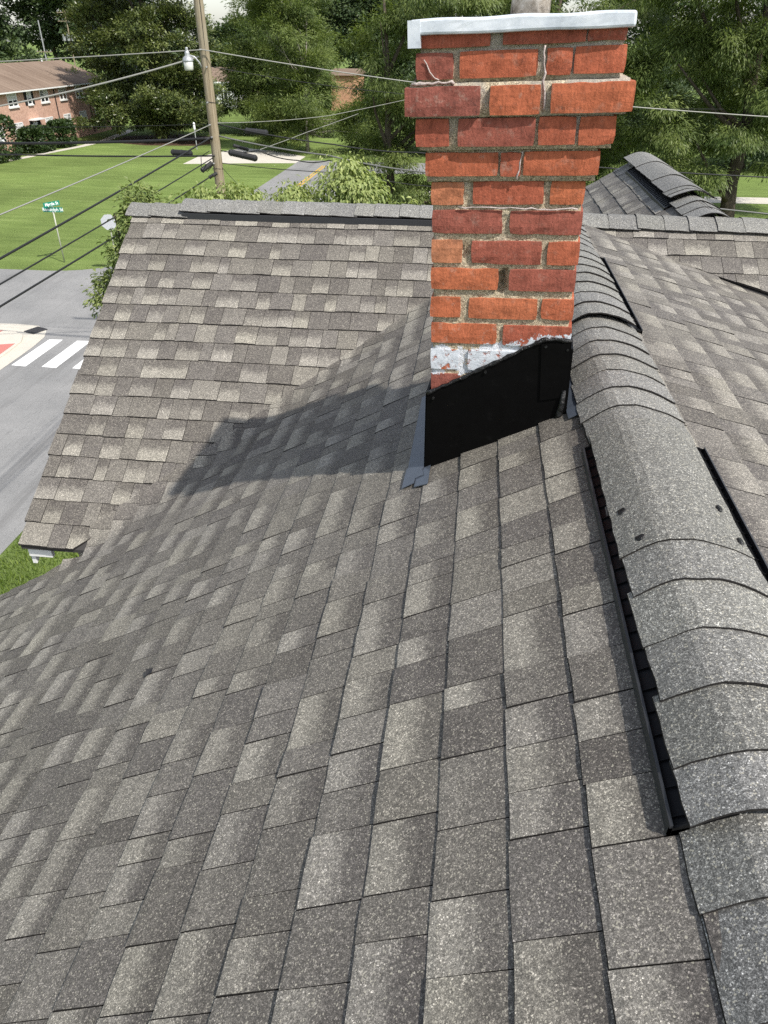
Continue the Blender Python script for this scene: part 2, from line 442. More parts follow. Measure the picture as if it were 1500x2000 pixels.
sheet("driveway", [(-28.8, 75.2), (-21.2, 76.8), (-18.0, 77.2), (-18.0, 82), (-22.5, 86), (-26.5, 88), (-28.2, 83), (-29.0, 80)], .008, M_CONC)
sheet("path", [(-47.2, 75.0), (-46.3, 74.6), (-45.4, 81), (-44.4, 86.4), (-44.0, 92), (-45.6, 104), (-46.8, 104), (-45.2, 92), (-45.4, 86.6), (-46.4, 81)], .008, M_CONC)
sheet("mulch_bed", [(-43, 90.5), (-38, 88.5), (-32, 89), (-30.5, 92), (-32, 97), (-38, 100), (-44, 97)], .007, M_MULCH)
sheet("far_path", [(-5, 61.2), (45, 61.8), (45, 64.6), (-5, 63.6)], .010, M_CONC)
sheet("far_street", [(-10.8, 72), (6, 72.4), (6, 79.2), (-10.8, 79)], .010, M_ROAD)
sheet("bare_soil", [(-10.5, 36), (4, 36), (4, 52), (-10.5, 52)], .006, concrete_material("dry_soil", (.16, .115, .07), (.25, .185, .11)))

# ================================================================== THE HOUSE
house = empty("house", (0, 0, 0))
tag(house, "house in front with weathered grey-brown asphalt shingle roof carrying the red brick chimney", "house")
EXP = 0.143
XR, MS1, MS2, MS3 = 0.495, 0.5706, 0.5956, 0.29
YR2 = 5.22
def z1(x): return ZC - 1.091 + (x - .2535) * MS1
def z2(y): return ZC - .939 - (5.293 - y) * MS2
ZR1 = z1(XR); ZR2 = z2(YR2)
def z3(x): return ZR1 - (x - XR) * MS3
XR3 = 1.55; ZR3 = ZC - .955
def z5(x): return ZR3 - (XR3 - x) * .60
def z6(x): return ZR3 - (x - XR3) * .62
def smax(a_, b_, w_=.10): return .5 * (a_ + b_ + math.sqrt((a_ - b_) ** 2 + w_ * w_))
def wob(x, y): return .0030 * math.sin(x * 5.1 + 1.3 * math.sin(y * 2.2)) + .0028 * math.sin(y * 4.3 + x * 2.1)
def surf1(x, y):
    zz = z2(y) - ((.55 * max(0, 3.08 - y) + 1.6 * max(0, -2.12 - x)) if x < -1.7 else 0)
    return smax(z1(x), zz, .045) + wob(x, y) * .6 + (.010 if zz > z1(x) else .010 * max(0, 1 - (z1(x) - zz) / .06))
def surf2(x, y): return z2(y) + wob(y, x) * .6
def surf3(x, y): return z3(x) + wob(x + 3, y)
def surf4(x, y): return z2(y) + wob(y + 2, x)
def surf5(x, y): return z5(x) + wob(x, y)
def surf6(x, y): return z6(x) + wob(x, y)

def clip_poly(poly, planes):
    for (px, py, nx, ny) in planes:                 # keep (p-P).n <= 0
        out = []
        for i in range(len(poly)):
            a_ = poly[i]; b_ = poly[(i + 1) % len(poly)]
            da = (a_[0] - px) * nx + (a_[1] - py) * ny; db = (b_[0] - px) * nx + (b_[1] - py) * ny
            if da <= 0: out.append(a_)
            if da * db < 0:
                t = da / (da - db); out.append((a_[0] + (b_[0] - a_[0]) * t, a_[1] + (b_[1] - a_[1]) * t))
        poly = out
        if len(poly) < 3: return []
    return poly

def shingle_piece(surf, tomap, frommap, L, expo, b0, b1, hb, planes, R):
    """one tab: grid in (a up-slope, b along the course), clipped in plan, with a skirt; returns verts, faces, uv"""
    j0, j1 = R.uniform(-.0025, .0025), R.uniform(-.0025, .0025); bow = R.uniform(-.0012, .0012); warp = R.uniform(-.0015, .003)
    nb = max(2, int(round((b1 - b0) / .08)))
    As = [0, .012, expo * .5, L]; Bs = [b0 + (b1 - b0) * i / nb for i in range(nb + 1)]
    V = []; idx = {}; F = []
    def vid(x, y):
        k = (round(x, 5), round(y, 5))
        if k not in idx: idx[k] = len(V); V.append(k)
        return idx[k]
    for i in range(3):
        for j in range(nb):
            q = [(As[i], Bs[j]), (As[i], Bs[j + 1]), (As[i + 1], Bs[j + 1]), (As[i + 1], Bs[j])]
            poly = []
            for (a_, b_) in q:
                u = (b_ - b0) / (b1 - b0)
                aa = a_ + (1 - min(1, a_ / .05)) * (j0 * (1 - u) + j1 * u + bow * math.sin(u * 3.14))
                poly.append(tomap(aa, b_))
            poly = clip_poly(poly, planes) if planes else poly
            if len(poly) >= 3:
                ids = []
                for (x, y) in poly:
                    k = vid(x, y)
                    if not ids or ids[-1] != k: ids.append(k)
                if ids[0] == ids[-1]: ids.pop()
                if len(ids) >= 3: F.append(ids)
    if not F: return None
    # orientation: upward
    def area(ids):
        s = 0
        for i in range(len(ids)):
            x0, y0 = V[ids[i]]; x1, y1 = V[ids[(i + 1) % len(ids)]]; s += x0 * y1 - x1 * y0
        return s
    if area(F[0]) < 0: F = [list(reversed(f)) for f in F]
    top = []; uv = []
    for (x, y) in V:
        a_, b_ = frommap(x, y); u = (b_ - b0) / (b1 - b0)
        h = hb * max(0, 1 - a_ / L) + .0035 + warp * math.sin(3.14 * u) * max(0, 1 - a_ / expo)
        if a_ < .003: h -= .0012
        top.append((x, y, surf(x, y) + h)); uv.append((u, a_ / expo))
    n = len(V); verts = top + [(x, y, surf(x, y) + .0008) for (x, y) in V]; uv = uv + uv
    ec = {}
    for f in F:
        for i in range(len(f)):
            e = (f[i], f[(i + 1) % len(f)]); ec[e] = 1
    faces = [tuple(f) for f in F]
    for (a_, b_) in list(ec):
        if (b_, a_) not in ec: faces.append((b_, a_, a_ + n, b_ + n))
    return verts, faces, uv, len(F)

def attr_mesh(name, verts, faces, uv, tones, m, parent, edge=None):
    me = bpy.data.meshes.new(name); me.from_pydata(verts, [], faces); me.update()
    ul = me.uv_layers.new(name="UVMap")
    li = np.empty(len(me.loops), dtype=np.int32); me.loops.foreach_get("vertex_index", li)
    ul.data.foreach_set("uv", np.asarray(uv, dtype=np.float32)[li].ravel())
    at = me.attributes.new("tone", 'FLOAT_VECTOR', 'POINT')
    tv = np.asarray(tones, dtype=np.float32)
    if tv.ndim == 1: tv = np.tile(tv, (len(verts), 1))
    at.data.foreach_set("vector", tv.ravel())
    me.materials.append(m)
    if edge is not None:
        me.materials.append(M_EDGE); me.polygons.foreach_set('material_index', np.asarray(edge, dtype=np.int32))
    return link(bpy.data.objects.new(name, me), parent)

CAMP = Vector((0, 0, ZC))
def view_size(verts):
    c = Vector((0, 0, 0))
    for v in verts: c += Vector(v)
    c /= len(verts); d = c - CAMP; z = d.dot(_f)
    if z < .1: return 0
    x = d.dot(_r) / z * 1416 + 750; y = d.dot(_d) / z * 1416 + 1000
    if x < -25 or x > 1525 or y < 0 or y > 2040: return 0
    return 1.0 / z ** 2 * max(.2, -d.normalized().z)
WIDTHS = [.075, .09, .10, .11, .12, .13, .145, .165]
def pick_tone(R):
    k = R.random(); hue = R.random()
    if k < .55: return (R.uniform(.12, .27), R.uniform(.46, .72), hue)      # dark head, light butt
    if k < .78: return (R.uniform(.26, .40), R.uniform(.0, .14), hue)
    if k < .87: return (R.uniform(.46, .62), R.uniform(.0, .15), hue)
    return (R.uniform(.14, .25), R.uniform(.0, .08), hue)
def lay_slope(part_name, deck, surf, rows, tomap, frommap, expo, brange, planes_of, seed, limit=300, skip=None):
    R = random.Random(seed)
    part = mesh_obj(part_name, deck[0], deck[1], M_FELT, house)
    P = []
    for k, r in enumerate(rows):
        b0, bend = brange(k, r); b = b0 - R.uniform(0, .0); last_dark = None
        while b < bend - .01:
            wd = R.choice(WIDTHS) * R.uniform(.9, 1.12)
            e = min(bend, b + wd)
            if bend - e < .05: e = bend
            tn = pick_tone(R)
            if last_dark is not None:                  # raised light teeth alternate with darker base
                for _ in range(3):
                    if ((tn[0] + tn[1] * .6) > .40) == last_dark or R.random() < .18: break
                    tn = pick_tone(R)
            last_dark = (tn[0] + tn[1] * .6) <= .40
            hb = R.choice([.0070, .0080, .0098, .0112])
            tm = lambda a_, b_, r=r: tomap(r, a_, b_); fm = lambda x, y, r=r: frommap(r, x, y)
            pc = shingle_piece(surf, tm, fm, expo + .035, expo, b + .0016, e - .0008, hb, planes_of(k, r), R)
            if pc is not None and not (skip and skip(*tomap(r, expo * .5, (b + e) / 2))):
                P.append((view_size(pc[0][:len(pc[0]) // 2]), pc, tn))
            b = e
    P.sort(key=lambda q: -q[0])
    for s, pc, tn in P[:limit]:
        if s <= 0: break
    n_big = len([1 for q in P[:limit] if q[0] > 0])
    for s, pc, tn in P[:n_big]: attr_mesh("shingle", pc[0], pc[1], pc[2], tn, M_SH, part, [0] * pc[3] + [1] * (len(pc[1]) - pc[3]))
    V = []; F = []; U = []; T = []; EI = []
    for s, pc, tn in P[n_big:]:
        n = len(V); V += pc[0]; U += pc[2]; T += [tn] * len(pc[0]); F += [tuple(i + n for i in f) for f in pc[1]]; EI += [0] * pc[3] + [1] * (len(pc[1]) - pc[3])
    if V:
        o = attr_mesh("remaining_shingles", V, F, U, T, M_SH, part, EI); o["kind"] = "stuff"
    return part, len(P)
def deck_poly(pts):
    n = len(pts); t = .02
    return ([p_ for p_ in pts] + [(x, y, z - t) for x, y, z in pts], [tuple(range(n)), tuple(reversed(range(n, 2 * n)))] + [(i, n + i, n + (i + 1) % n, (i + 1) % n) for i in range(n)])
C1 = 1 / math.sqrt(1 + MS1 ** 2); C2 = 1 / math.sqrt(1 + MS2 ** 2); C3 = 1 / math.sqrt(1 + MS3 ** 2)
D_ = -.007
# main slope under the camera
VL = ((.3, 4.95), (-2.1, 2.97)); vl = Vector((VL[1][0] - VL[0][0], VL[1][1] - VL[0][1])).normalized(); vn = (vl.y, -vl.x)   # normal pointing to larger y
if vn[1] < 0: vn = (-vn[0], -vn[1])
def pl1(k, r):
    if r < -2.05: return [(0, 2.93, 0, 1)]
    return [(VL[0][0], VL[0][1], vn[0], vn[1]), (XR - .055, 0, 1, 0)]
rows1 = [.2535 - k * EXP * C1 for k in range(-1, 24)]
CH_IN = lambda x, y: (-.05 < x < .26 and 2.34 < y < 2.86)
S1, n1 = lay_slope("main_roof_slope", deck_poly([(-2.61, -.9, z1(-2.61) + D_), (XR - .05, -.9, z1(XR - .05) + D_), (XR - .05, 5.0, z1(XR - .05) + D_), (.3, 4.95, z1(.3) + D_), (-2.1, 2.95, z1(-2.1) + D_), (-2.61, 2.95, z1(-2.61) + D_)]),
    surf1, rows1, lambda r, a_, b_: (r + a_, b_), lambda r, x, y: (x - r, y), EXP * C1,
    lambda k, r: (-.4 - .07 * ((k * 7) % 5), 5.2), pl1, 11, skip=CH_IN)
# cross-gable slope at the back left
rows2 = [5.293 - (.2949 + EXP * k) * C2 for k in range(0, 18)]
S2, n2 = lay_slope("gable_roof_slope", deck_poly([(-2.35, 2.96, z2(2.96) + D_), (-1.72, 2.96, z2(2.96) + D_), (XR, 5.2, z2(5.2) + D_), (-2.35, YR2, z2(YR2) + D_)]),
    surf2, rows2, lambda r, a_, b_: (b_, r + a_), lambda r, x, y: (y - r, x), EXP * C2,
    lambda k, r: (-2.365 + .006 * math.sin(k * 2.3), .6), lambda k, r: [(VL[0][0] - .05 * vn[0], VL[0][1] - .05 * vn[1], -vn[0], -vn[1])], 12)
# far side of the main ridge
V3 = ((.55, 5.13), (1.803, 4.665)); v3 = Vector((V3[1][0] - V3[0][0], V3[1][1] - V3[0][1])).normalized(); vn3 = (-v3.y, v3.x)
if vn3[1] < 0: vn3 = (-vn3[0], -vn3[1])
rows3 = [XR + .060 + EXP * C3 * k for k in range(1, 24)]
S3, n3 = lay_slope("right_roof_slope", deck_poly([(XR + .05, -.9, z3(XR + .05) + D_), (3.85, -.9, z3(3.85) + D_), (3.85, 3.87, z3(3.85) + D_), (XR + .05, 5.13, z3(XR + .05) + D_)]),
    surf3, rows3, lambda r, a_, b_: (r - a_, b_), lambda r, x, y: (r - x, y), EXP * C3,
    lambda k, r: (.2 - .07 * ((k * 3) % 5), 5.2), lambda k, r: [(V3[0][0], V3[0][1], vn3[0], vn3[1]), (XR + .055, 0, -1, 0)], 13)
rows4 = [5.293 - (.30 + EXP * k) * C2 for k in range(0, 9)]
S4, n4 = lay_slope("back_roof_slope", deck_poly([(XR, 5.12, z2(5.12) + D_), (3.85, 3.87, z2(3.87) + D_), (3.85, YR2, z2(YR2) + D_), (XR, YR2, z2(YR2) + D_)]),
    lambda x, y: surf4(x, y) + .004, rows4, lambda r, a_, b_: (b_, r + a_), lambda r, x, y: (y - r, x), EXP * C2,
    lambda k, r: (.5, 3.85), lambda k, r: [(V3[0][0], V3[0][1], -vn3[0], -vn3[1])], 14)
YE3 = 7.95
rows5 = [XR3 - .12 - EXP * .857 * k for k in range(0, 9)]
S5, n5 = lay_slope("far_gable_left_slope", deck_poly([(.2, 5.3, z5(.2) + D_), (XR3, 5.3, ZR3 + D_), (XR3, YE3, ZR3 + D_), (.2, YE3, z5(.2) + D_)]),
    surf5, rows5, lambda r, a_, b_: (r + a_, b_), lambda r, x, y: (x - r, y), EXP * .857, lambda k, r: (5.30, YE3 + .01), lambda k, r: [(XR3 - .01, 0, 1, 0)], 15)
rows6 = [XR3 + .12 + EXP * .85 * k for k in range(0, 9)]
S6, n6 = lay_slope("far_gable_right_slope", deck_poly([(XR3, 5.3, ZR3 + D_), (2.9, 5.3, z6(2.9) + D_), (2.9, YE3, z6(2.9) + D_), (XR3, YE3, ZR3 + D_)]),
    surf6, rows6, lambda r, a_, b_: (r - a_, b_), lambda r, x, y: (r - x, y), EXP * .85, lambda k, r: (5.30, YE3 + .01), lambda k, r: [(XR3 + .01, 0, -1, 0)], 16)
# rear slope of the cross ridge, seen only from beyond
mesh_obj("rear_roof_slope", *deck_poly([(-2.35, YR2 + .002, ZR2 + D_), (3.85, YR2 + .002, ZR2 + D_), (3.85, YR2 + 2.4, ZR2 - 1.4), (-2.35, YR2 + 2.4, ZR2 - 1.4)]), M_FELT, house)

# ---- ridge caps and ridge vents
def cap_run(parent, along, crest, zr, mL, mR, edges, lift, hw, R, flat=1.0, butt_neg=True, rr=.07, round_=False):
    """edges: list of (start, end) along the ridge; butts are at the smaller coordinate"""
    NU = 12
    for (t0, t1) in edges:
        hl, hr = (hw if hasattr(hw, '__len__') else (hw, hw)); jw = R.uniform(-.004, .004); ov = .02; tilt = R.uniform(.0055, .0085); sk = R.uniform(-.004, .004); lf = lift + R.uniform(-.001, .001)
        V = []; UV = []
        nt_ = max(3, int((t1 - t0) / .05) + 1)
        for it in range(nt_ + 1):
            f_ = it / nt_; t = t0 + (t1 + ov - t0) * f_
            for iu in range(NU + 1):
                u = -(hl + jw) + (hl + hr + 2 * jw) * iu / NU
                mm = (mL if u < 0 else mR) * flat
                z = zr - mm * (math.sqrt(u * u + rr * rr) - rr * .62) + lf + .004 + tilt * (1 - f_) + .0012 * math.sin(u * 40 + t * 25)
                if round_:
                    uh = abs(u) / (hl if u < 0 else hr); sm = math.sqrt(u * u + (.055 * (1 - min(1, uh))) ** 2)
                    mb_ = mm + (.43 - mm) * max(0, 1 - uh * 1.6)
                    z = zr + .021 * max(0, 1 - uh * uh) - mb_ * sm + lf + .004 + tilt * (1 - f_) + .0010 * math.sin(u * 40 + t * 25)
                x_ = u + sk * (1 - f_) + .0015 * math.sin(t * 60 + u * 9) * (1 if iu in (0, NU) else 0)
                tt = t + .0015 * math.sin(u * 55 + t0 * 9) * (1 if it == 0 else 0)
                V.append((crest + x_, tt, z) if along == 'y' else (tt, crest + x_, z)); UV.append((iu / NU, .5))
        n = len(V); F = []; W_ = NU + 1; 
        for it in range(nt_):
            for iu in range(NU):
                q = (it * W_ + iu, it * W_ + iu + 1, (it + 1) * W_ + iu + 1, (it + 1) * W_ + iu)
                F.append(q if along == 'y' else tuple(reversed(q)))
        ntop = len(F)
        bd = [i for i in range(W_)] + [it * W_ + NU for it in range(1, nt_ + 1)] + [nt_ * W_ + i for i in range(NU - 1, -1, -1)] + [it * W_ for it in range(nt_ - 1, 0, -1)]
        V += [(v[0], v[1], v[2] - .0055) for v in V]; UV += UV
        for i in range(len(bd)):
            a_, b_ = bd[i], bd[(i + 1) % len(bd)]; q = (b_, a_, a_ + n, b_ + n)
            F.append(q if along == 'y' else tuple(reversed(q)))
        attr_mesh("cap_shingle", V, F, UV, (R.uniform(.34, .72), R.uniform(-.05, .05), R.random()), M_CAP, parent, [0] * ntop + [1] * (len(F) - ntop))
def vent_run(name, along, crest, zr, mL, mR, t0, t1, hw, R, flat=.86, sides=(-1, 1), gaps=(.024, .024), rh=.032):
    """black plastic ridge vent: inner body, outer rail on each side, ribs between them, end plugs"""
    mb = MB(); rl = MB()
    def P(u, t, dz):
        mm = mL if u < 0 else mR
        z = zr - mm * abs(u) + dz
        return (crest + u, t, z) if along == 'y' else (t, crest + u, z)
    def bar(u0, u1, ta, tb, d0, d1, mb=mb):
        V = [P(u, t, d) for d in (d0, d1) for (u, t) in ((u0, ta), (u1, ta), (u1, tb), (u0, tb))]
        mb.add(V, [(0, 3, 2, 1), (4, 5, 6, 7), (0, 1, 5, 4), (1, 2, 6, 5), (2, 3, 7, 6), (3, 0, 4, 7)])
    hl, hr = (hw if hasattr(hw, '__len__') else (hw, hw))
    for sd in sides:
        hw = hl if sd < 0 else hr; gp = gaps[0] if sd < 0 else gaps[1]
        a0, a1 = sorted((sd * (hw + gp), sd * (hw + gp + .0045))); bar(a0, a1, t0, t1, .006, rh, rl)
        a0, a1 = sorted((sd * (hw - .05), sd * (hw + gp - .0002))); bar(a0, a1, t0, t1, .005, .0185)
        a0, a1 = sorted((sd * (hw - .055), sd * (hw - .050))); bar(a0, a1, t0, t1, .005, .024)
        t = t0 + .02
        while t < t1 - .01:
            a0, a1 = sorted((sd * (hw - .05), sd * (hw + gp - .0002))); bar(a0, a1, t, t + .0014, .0186, .0235)
            t += .052
    for ta in (t0, t1 - .004):
        for sd in (-1, 1):
            hw = hl if sd < 0 else hr; gp = gaps[0] if sd < 0 else gaps[1]
            a0, a1 = sorted((sd * .05, sd * (hw + gp + .0045))); bar(a0, a1, ta, ta + .004, .004, .026)
    o = mb.build(name, M_BLACKP, house); rl.build("rail", M_VENT, o); return o
R_ = random.Random(5)
def span(t0, t1, st): 
    n = max(1, int(round((t1 - t0) / st))); return [(t0 + (t1 - t0) * i / n, t0 + (t1 - t0) * (i + 1) / n) for i in range(n)]
ridge1 = mesh_obj("ridge_board", *deck_poly([(XR - .06, -.6, ZR1 - .075), (XR + .06, -.6, ZR1 - .075), (XR + .06, 5.1, ZR1 - .075), (XR - .06, 5.1, ZR1 - .075)]), M_FELT, house)
cap_run(ridge1, 'y', XR, ZR1, MS1, MS3, span(-.40, .72, .1415), .004, (.122, .160), R_, round_=True)
cap_run(ridge1, 'y', XR, ZR1, MS1, MS3, [(.690, .79), (.79, .927), (.927, 1.065), (1.065, 1.212), (1.212, 1.349), (1.349, 1.942)], .038, (.122, .162), R_, .95, round_=True)
cap_run(ridge1, 'y', XR, ZR1, MS1, MS3, span(1.942, 2.93, .1415), .018, (.125, .176), R_, round_=True)
cap_run(ridge1, 'y', XR, ZR1, MS1, MS3, span(2.90, 4.09, .145), .036, (.122, .162), R_, .95, round_=True)
cap_run(ridge1, 'y', XR, ZR1, MS1, MS3, span(4.09, 5.12, .145), .016, (.125, .172), R_, round_=True)
vent_run("ridge_vent", 'y', XR, ZR1, MS1, MS3, .705, 1.93, (.122, .158), R_, gaps=(.013, .040))
vent_run("ridge_vent", 'y', XR, ZR1, MS1, MS3, 2.935, 4.085, (.122, .158), R_, gaps=(.013, .040))
# sealant dabs over the nails of the long cap piece
for (x, y) in [(XR - .098, 1.515), (XR - .080, 1.385), (XR + .125, 1.525), (XR + .140, 1.400)]:
    V = []; F = []
    mm = (MS1 if x < XR else MS3) * .95; u = x - XR
    uh = abs(u) / (.122 if u < 0 else .162); zt = ZR1 + .021 * (1 - uh * uh) - (mm + (.43 - mm) * max(0, 1 - uh * 1.6)) * math.sqrt(u * u + (.055 * (1 - uh)) ** 2) + .038 + .004 + .0075 * (1 - (y - 1.349) / .61)
    NS = 10
    for k in range(NS):
        an = 2 * math.pi * k / NS; rr_ = R_.uniform(.009, .014); dx = rr_ * .8 * math.cos(an); dy = rr_ * 1.1 * math.sin(an)
        V.append((x + dx, y + dy, zt - mm * dx * (1 if x > XR else -1) - .001))
    for k in range(NS): V.append((x + (V[k][0] - x) * .6, y + (V[k][1] - y) * .6, V[k][2] + .005))
    F = [(k, (k + 1) % NS, NS + (k + 1) % NS, NS + k) for k in range(NS)] + [tuple(range(NS, 2 * NS))]
    mesh_obj("sealant_dab", V, F, M_SEAL, ridge1)
ridge2 = mesh_obj("ridge_board", *deck_poly([(-2.34, YR2 - .03, ZR2 - .04), (3.8, YR2 - .03, ZR2 - .04), (3.8, YR2 + .03, ZR2 - .04), (-2.34, YR2 + .03, ZR2 - .04)]), M_FELT, house)
cap_run(ridge2, 'x', YR2, ZR2, MS2, .58, [(-2.41, -2.243), (-2.243, -2.077), (-2.077, -1.98)], .006, .145, R_)
cap_run(ridge2, 'x', YR2, ZR2, MS2, .58, [(-2.02, -1.82), (-1.82, -1.65), (-1.65, -1.472), (-1.472, -1.304), (-1.304, -1.144), (-1.144, -.978), (-.978, -.805), (-.805, -.672), (-.672, -.502), (-.502, -.371), (-.371, -.20), (-.20, -.03), (-.03, .14)], .038, .142, R_, .97)
vent_run("ridge_vent", 'x', YR2, ZR2, MS2, .58, -2.0, .15, .142, R_, gaps=(-.002, -.002), rh=.050)
cap_run(ridge2, 'x', YR2, ZR2, MS2, .58, [(.14, .33), (.33, .51), (.51, .69), (.69, .867), (.867, 1.046), (1.046, 1.219), (1.219, 1.372), (1.372, 1.546), (1.546, 1.716), (1.716, 1.88)] + span(1.88, 3.8, .172), .012, .150, R_)
for x in (-.66, -.53):
    mb = MB(); mb.tube([(x, YR2 - .10, ZR2 - .018), (x, YR2 - .101, ZR2 - .006)], [.014, .008], 8); mb.build("sealant_dab", M_SEAL, ridge2)
ridge3 = mesh_obj("ridge_board", *deck_poly([(XR3 - .03, 5.3, ZR3 - .04), (XR3 + .03, 5.3, ZR3 - .04), (XR3 + .03, YE3, ZR3 - .04), (XR3 - .03, YE3, ZR3 - .04)]), M_FELT, house)
cap_run(ridge3, 'y', XR3, ZR3, .60, .62, span(5.22, 5.85, .20), .012, .155, R_, .95)
cap_run(ridge3, 'y', XR3, ZR3, .60, .62, [(5.82, 5.92), (5.92, 6.05), (6.05, 6.55), (6.55, 7.3), (7.3, YE3)], .050, .165, R_, .92, rr=.09)
vent_run("ridge_vent", 'y', XR3, ZR3, .60, .62, 5.83, 7.6, .160, R_)
# ---- walls, eaves and trim
def gable_wall(x0, x1, y0, y1, zt, peak=None, axis='y'):
    mb = MB(); mb.box(x0, x1, y0, y1, 0, zt); return mb
mb = MB(); mb.box(-2.25, 3.5, -4, 5.0, .0, z1(-2.25) - .14); wl = mb.build("wall", M_SIDING, house)
mb = MB()
mb.add([(-2.12, 3.1, z2(3.1) - .14), (-2.12, YR2, ZR2 - .12), (-2.12, 7.4, z2(3.1) - .14), (-2.12, 7.4, 0), (-2.12, 5.01, 0), (-2.12, 5.01, z1(-2.25) - .14), (-2.12, 3.1, z1(-2.25) - .14)], [(6, 5, 4, 3, 2, 1, 0)])
mb.build("gable_wall", M_SIDING, house)
mb = MB(); mb.box(.3, 2.8, 5.4, 7.85, .0, z5(.3) - .05); mb.build("wall", M_SIDING, house)
mb = MB(); mb.add([(.3, 7.85, z5(.3) - .05), (XR3, 7.85, ZR3 - .05), (2.8, 7.85, z5(.3) - .05)], [(0, 1, 2)]); mb.build("gable_wall", M_SIDING, house)
# fascia under the eave and rake boards of the gable
mb = MB(); mb.box(-2.60, -2.575, -.9, 2.93, z1(-2.6) - .19, z1(-2.6) - .028); mb.build("fascia", M_WHITE, house)
mb = MB(); mb.box(-2.335, -2.20, 2.985, 3.01, z2(2.97) - .10, z2(2.97) - .030); mb.build("fascia", M_WHITE, house)
def rake(name, x, ya, yb):
    mb = MB()
    for s in (0,):
        V = [(xx, yy, z2(yy) - dz) for xx in (x, x + .025) for (yy, dz) in ((ya, .03), (yb, .03), (yb, .18), (ya, .18))]
        mb.add(V, [(0, 1, 2, 3), (7, 6, 5, 4), (0, 4, 5, 1), (1, 5, 6, 2), (2, 6, 7, 3), (3, 7, 4, 0)])
    return mb.build(name, M_WHITE, house)
rake("rake_board", -2.34, 3.001, YR2 - .005)

# ---- the chimney, in its own slightly leaning frame: x along the face, y back into it, z up
th = math.radians(4); ro = .036
eu = Vector((math.cos(ro) * math.cos(th), -math.cos(ro) * math.sin(th), math.sin(ro)))
ew = Vector((-math.sin(ro) * math.cos(th), math.sin(ro) * math.sin(th), math.cos(ro)))
en = ew.cross(eu)
CM = Matrix.Identity(4)
for i in range(3): CM[i][0] = eu[i]; CM[i][1] = en[i]; CM[i][2] = ew[i]
CM[0][3], CM[1][3], CM[2][3] = -.119, 2.265, ZC - 1.303
DEP = .50
COURSES = [   # (z0, z1, overhang all round, bricks of the front face as (x0, x1), extra (z0,z1) as measured)
 (1.276, 1.308, .030, [(-.010, .177), (.206, .415), (.417, .513)]),
 (1.207, 1.270, .030, [(-.018, .083), (.097, .300), (.319, .386), (.389, .518)]),
 (1.121, 1.192, .050, [(-.047, .157), (.180, .313), (.338, .548)]),
 (1.046, 1.117, .033, [(-.021, .074), (.096, .305), (.312, .412), (.418, .514)]),
 (.967, 1.030, .016, [(.003, .210), (.215, .273), (.278, .484)]),
 (.890, .954, 0, [(.019, .116), (.140, .342), (.358, .454)]),
 (.809, .876, 0, [(.022, .230), (.249, .456)]),
 (.725, .794, 0, [(.020, .115), (.141, .349), (.363, .457)]),
 (.645, .711, 0, [(.019, .226), (.257, .456)]),
 (.558, .624, 0, [(.016, .114), (.138, .350), (.360, .459)]),
 (.474, .541, 0, [(.019, .230), (.248, .460)]),
 (.385, .455, 0, [(.018, .113), (.140, .345), (.362, .461)]),
 (.303, .370, 0, [(.020, .120), (.142, .460)]),
 (.220, .287, 0, [(.018, .113), (.140, .345), (.362, .461)]),
 (.137, .204, 0, [(.020, .228), (.248, .461)]),
 (.054, .121, 0, [(.018, .113), (.140, .345), (.362, .461)]),
 (-.03, .038, 0, [(.020, .228), (.248, .461)])]
# mortar core: stacked, slightly recessed, roughened
def rough_box(bm, x0, x1, y0, y1, z0, z1, nx, ny, nz, amp, R):
    """subdivided box with jittered vertices"""
    idx = {}
    def vert(i, j, k):
        if (i, j, k) not in idx:
            idx[(i, j, k)] = bm.verts.new((x0 + (x1 - x0) * i / nx + R.uniform(-amp, amp), y0 + (y1 - y0) * j / ny + R.uniform(-amp, amp), z0 + (z1 - z0) * k / nz + R.uniform(-amp, amp) * .4))
        return idx[(i, j, k)]
    for i in range(nx):
        for j in range(ny):
            for k, fl in ((0, 1), (nz, 0)):
                q = [vert(i, j, k), vert(i + 1, j, k), vert(i + 1, j + 1, k), vert(i, j + 1, k)]; bm.faces.new(q[::-1] if fl else q)
    for i in range(nx):
        for k in range(nz):
            for j, fl in ((0, 0), (ny, 1)):
                q = [vert(i, j, k), vert(i + 1, j, k), vert(i + 1, j, k + 1), vert(i, j, k + 1)]; bm.faces.new(q[::-1] if fl else q)
    for j in range(ny):
        for k in range(nz):
            for i, fl in ((0, 1), (nx, 0)):
                q = [vert(i, j, k), vert(i, j + 1, k), vert(i, j + 1, k + 1), vert(i, j, k + 1)]; bm.faces.new(q[::-1] if fl else q)
Rc = random.Random(21)
bm = bmesh.new(); rec = .0085
cuts = [(-.25, .955, 0.0, .018, .457), (.955, 1.037, .014, .002, .484), (1.037, 1.1185, .030, -.020, .513), (1.1185, 1.198, .044, -.042, .542), (1.198, 1.315, .028, -.014, .514)]
for (a_, b_, ov, x0, x1) in cuts:
    rough_box(bm, x0 + rec, x1 - rec, -ov + rec, DEP + ov - rec, a_, b_, 18, 18, max(3, int((b_ - a_) / .02)), .0022, Rc)
for v in bm.verts:                                   # a joint that has lost its mortar
    if abs(v.co.x - .243) < .014 and .640 < v.co.z < .705 and v.co.y < .02: v.co.y += .055
    if abs(v.co.x - .128) < .013 and .74 < v.co.z < .785 and v.co.y < .02: v.co.y += .02
me = bpy.data.meshes.new("chimney"); bm.to_mesh(me); bm.free(); me.materials.append(M_MORTAR)
me.polygons.foreach_set("use_smooth", [True] * len(me.polygons))
chim = link(bpy.data.objects.new("chimney", me), house); chim.matrix_local = CM
chim["label"] = "leaning red brick chimney with corbelled top, white crown and black base flashing"
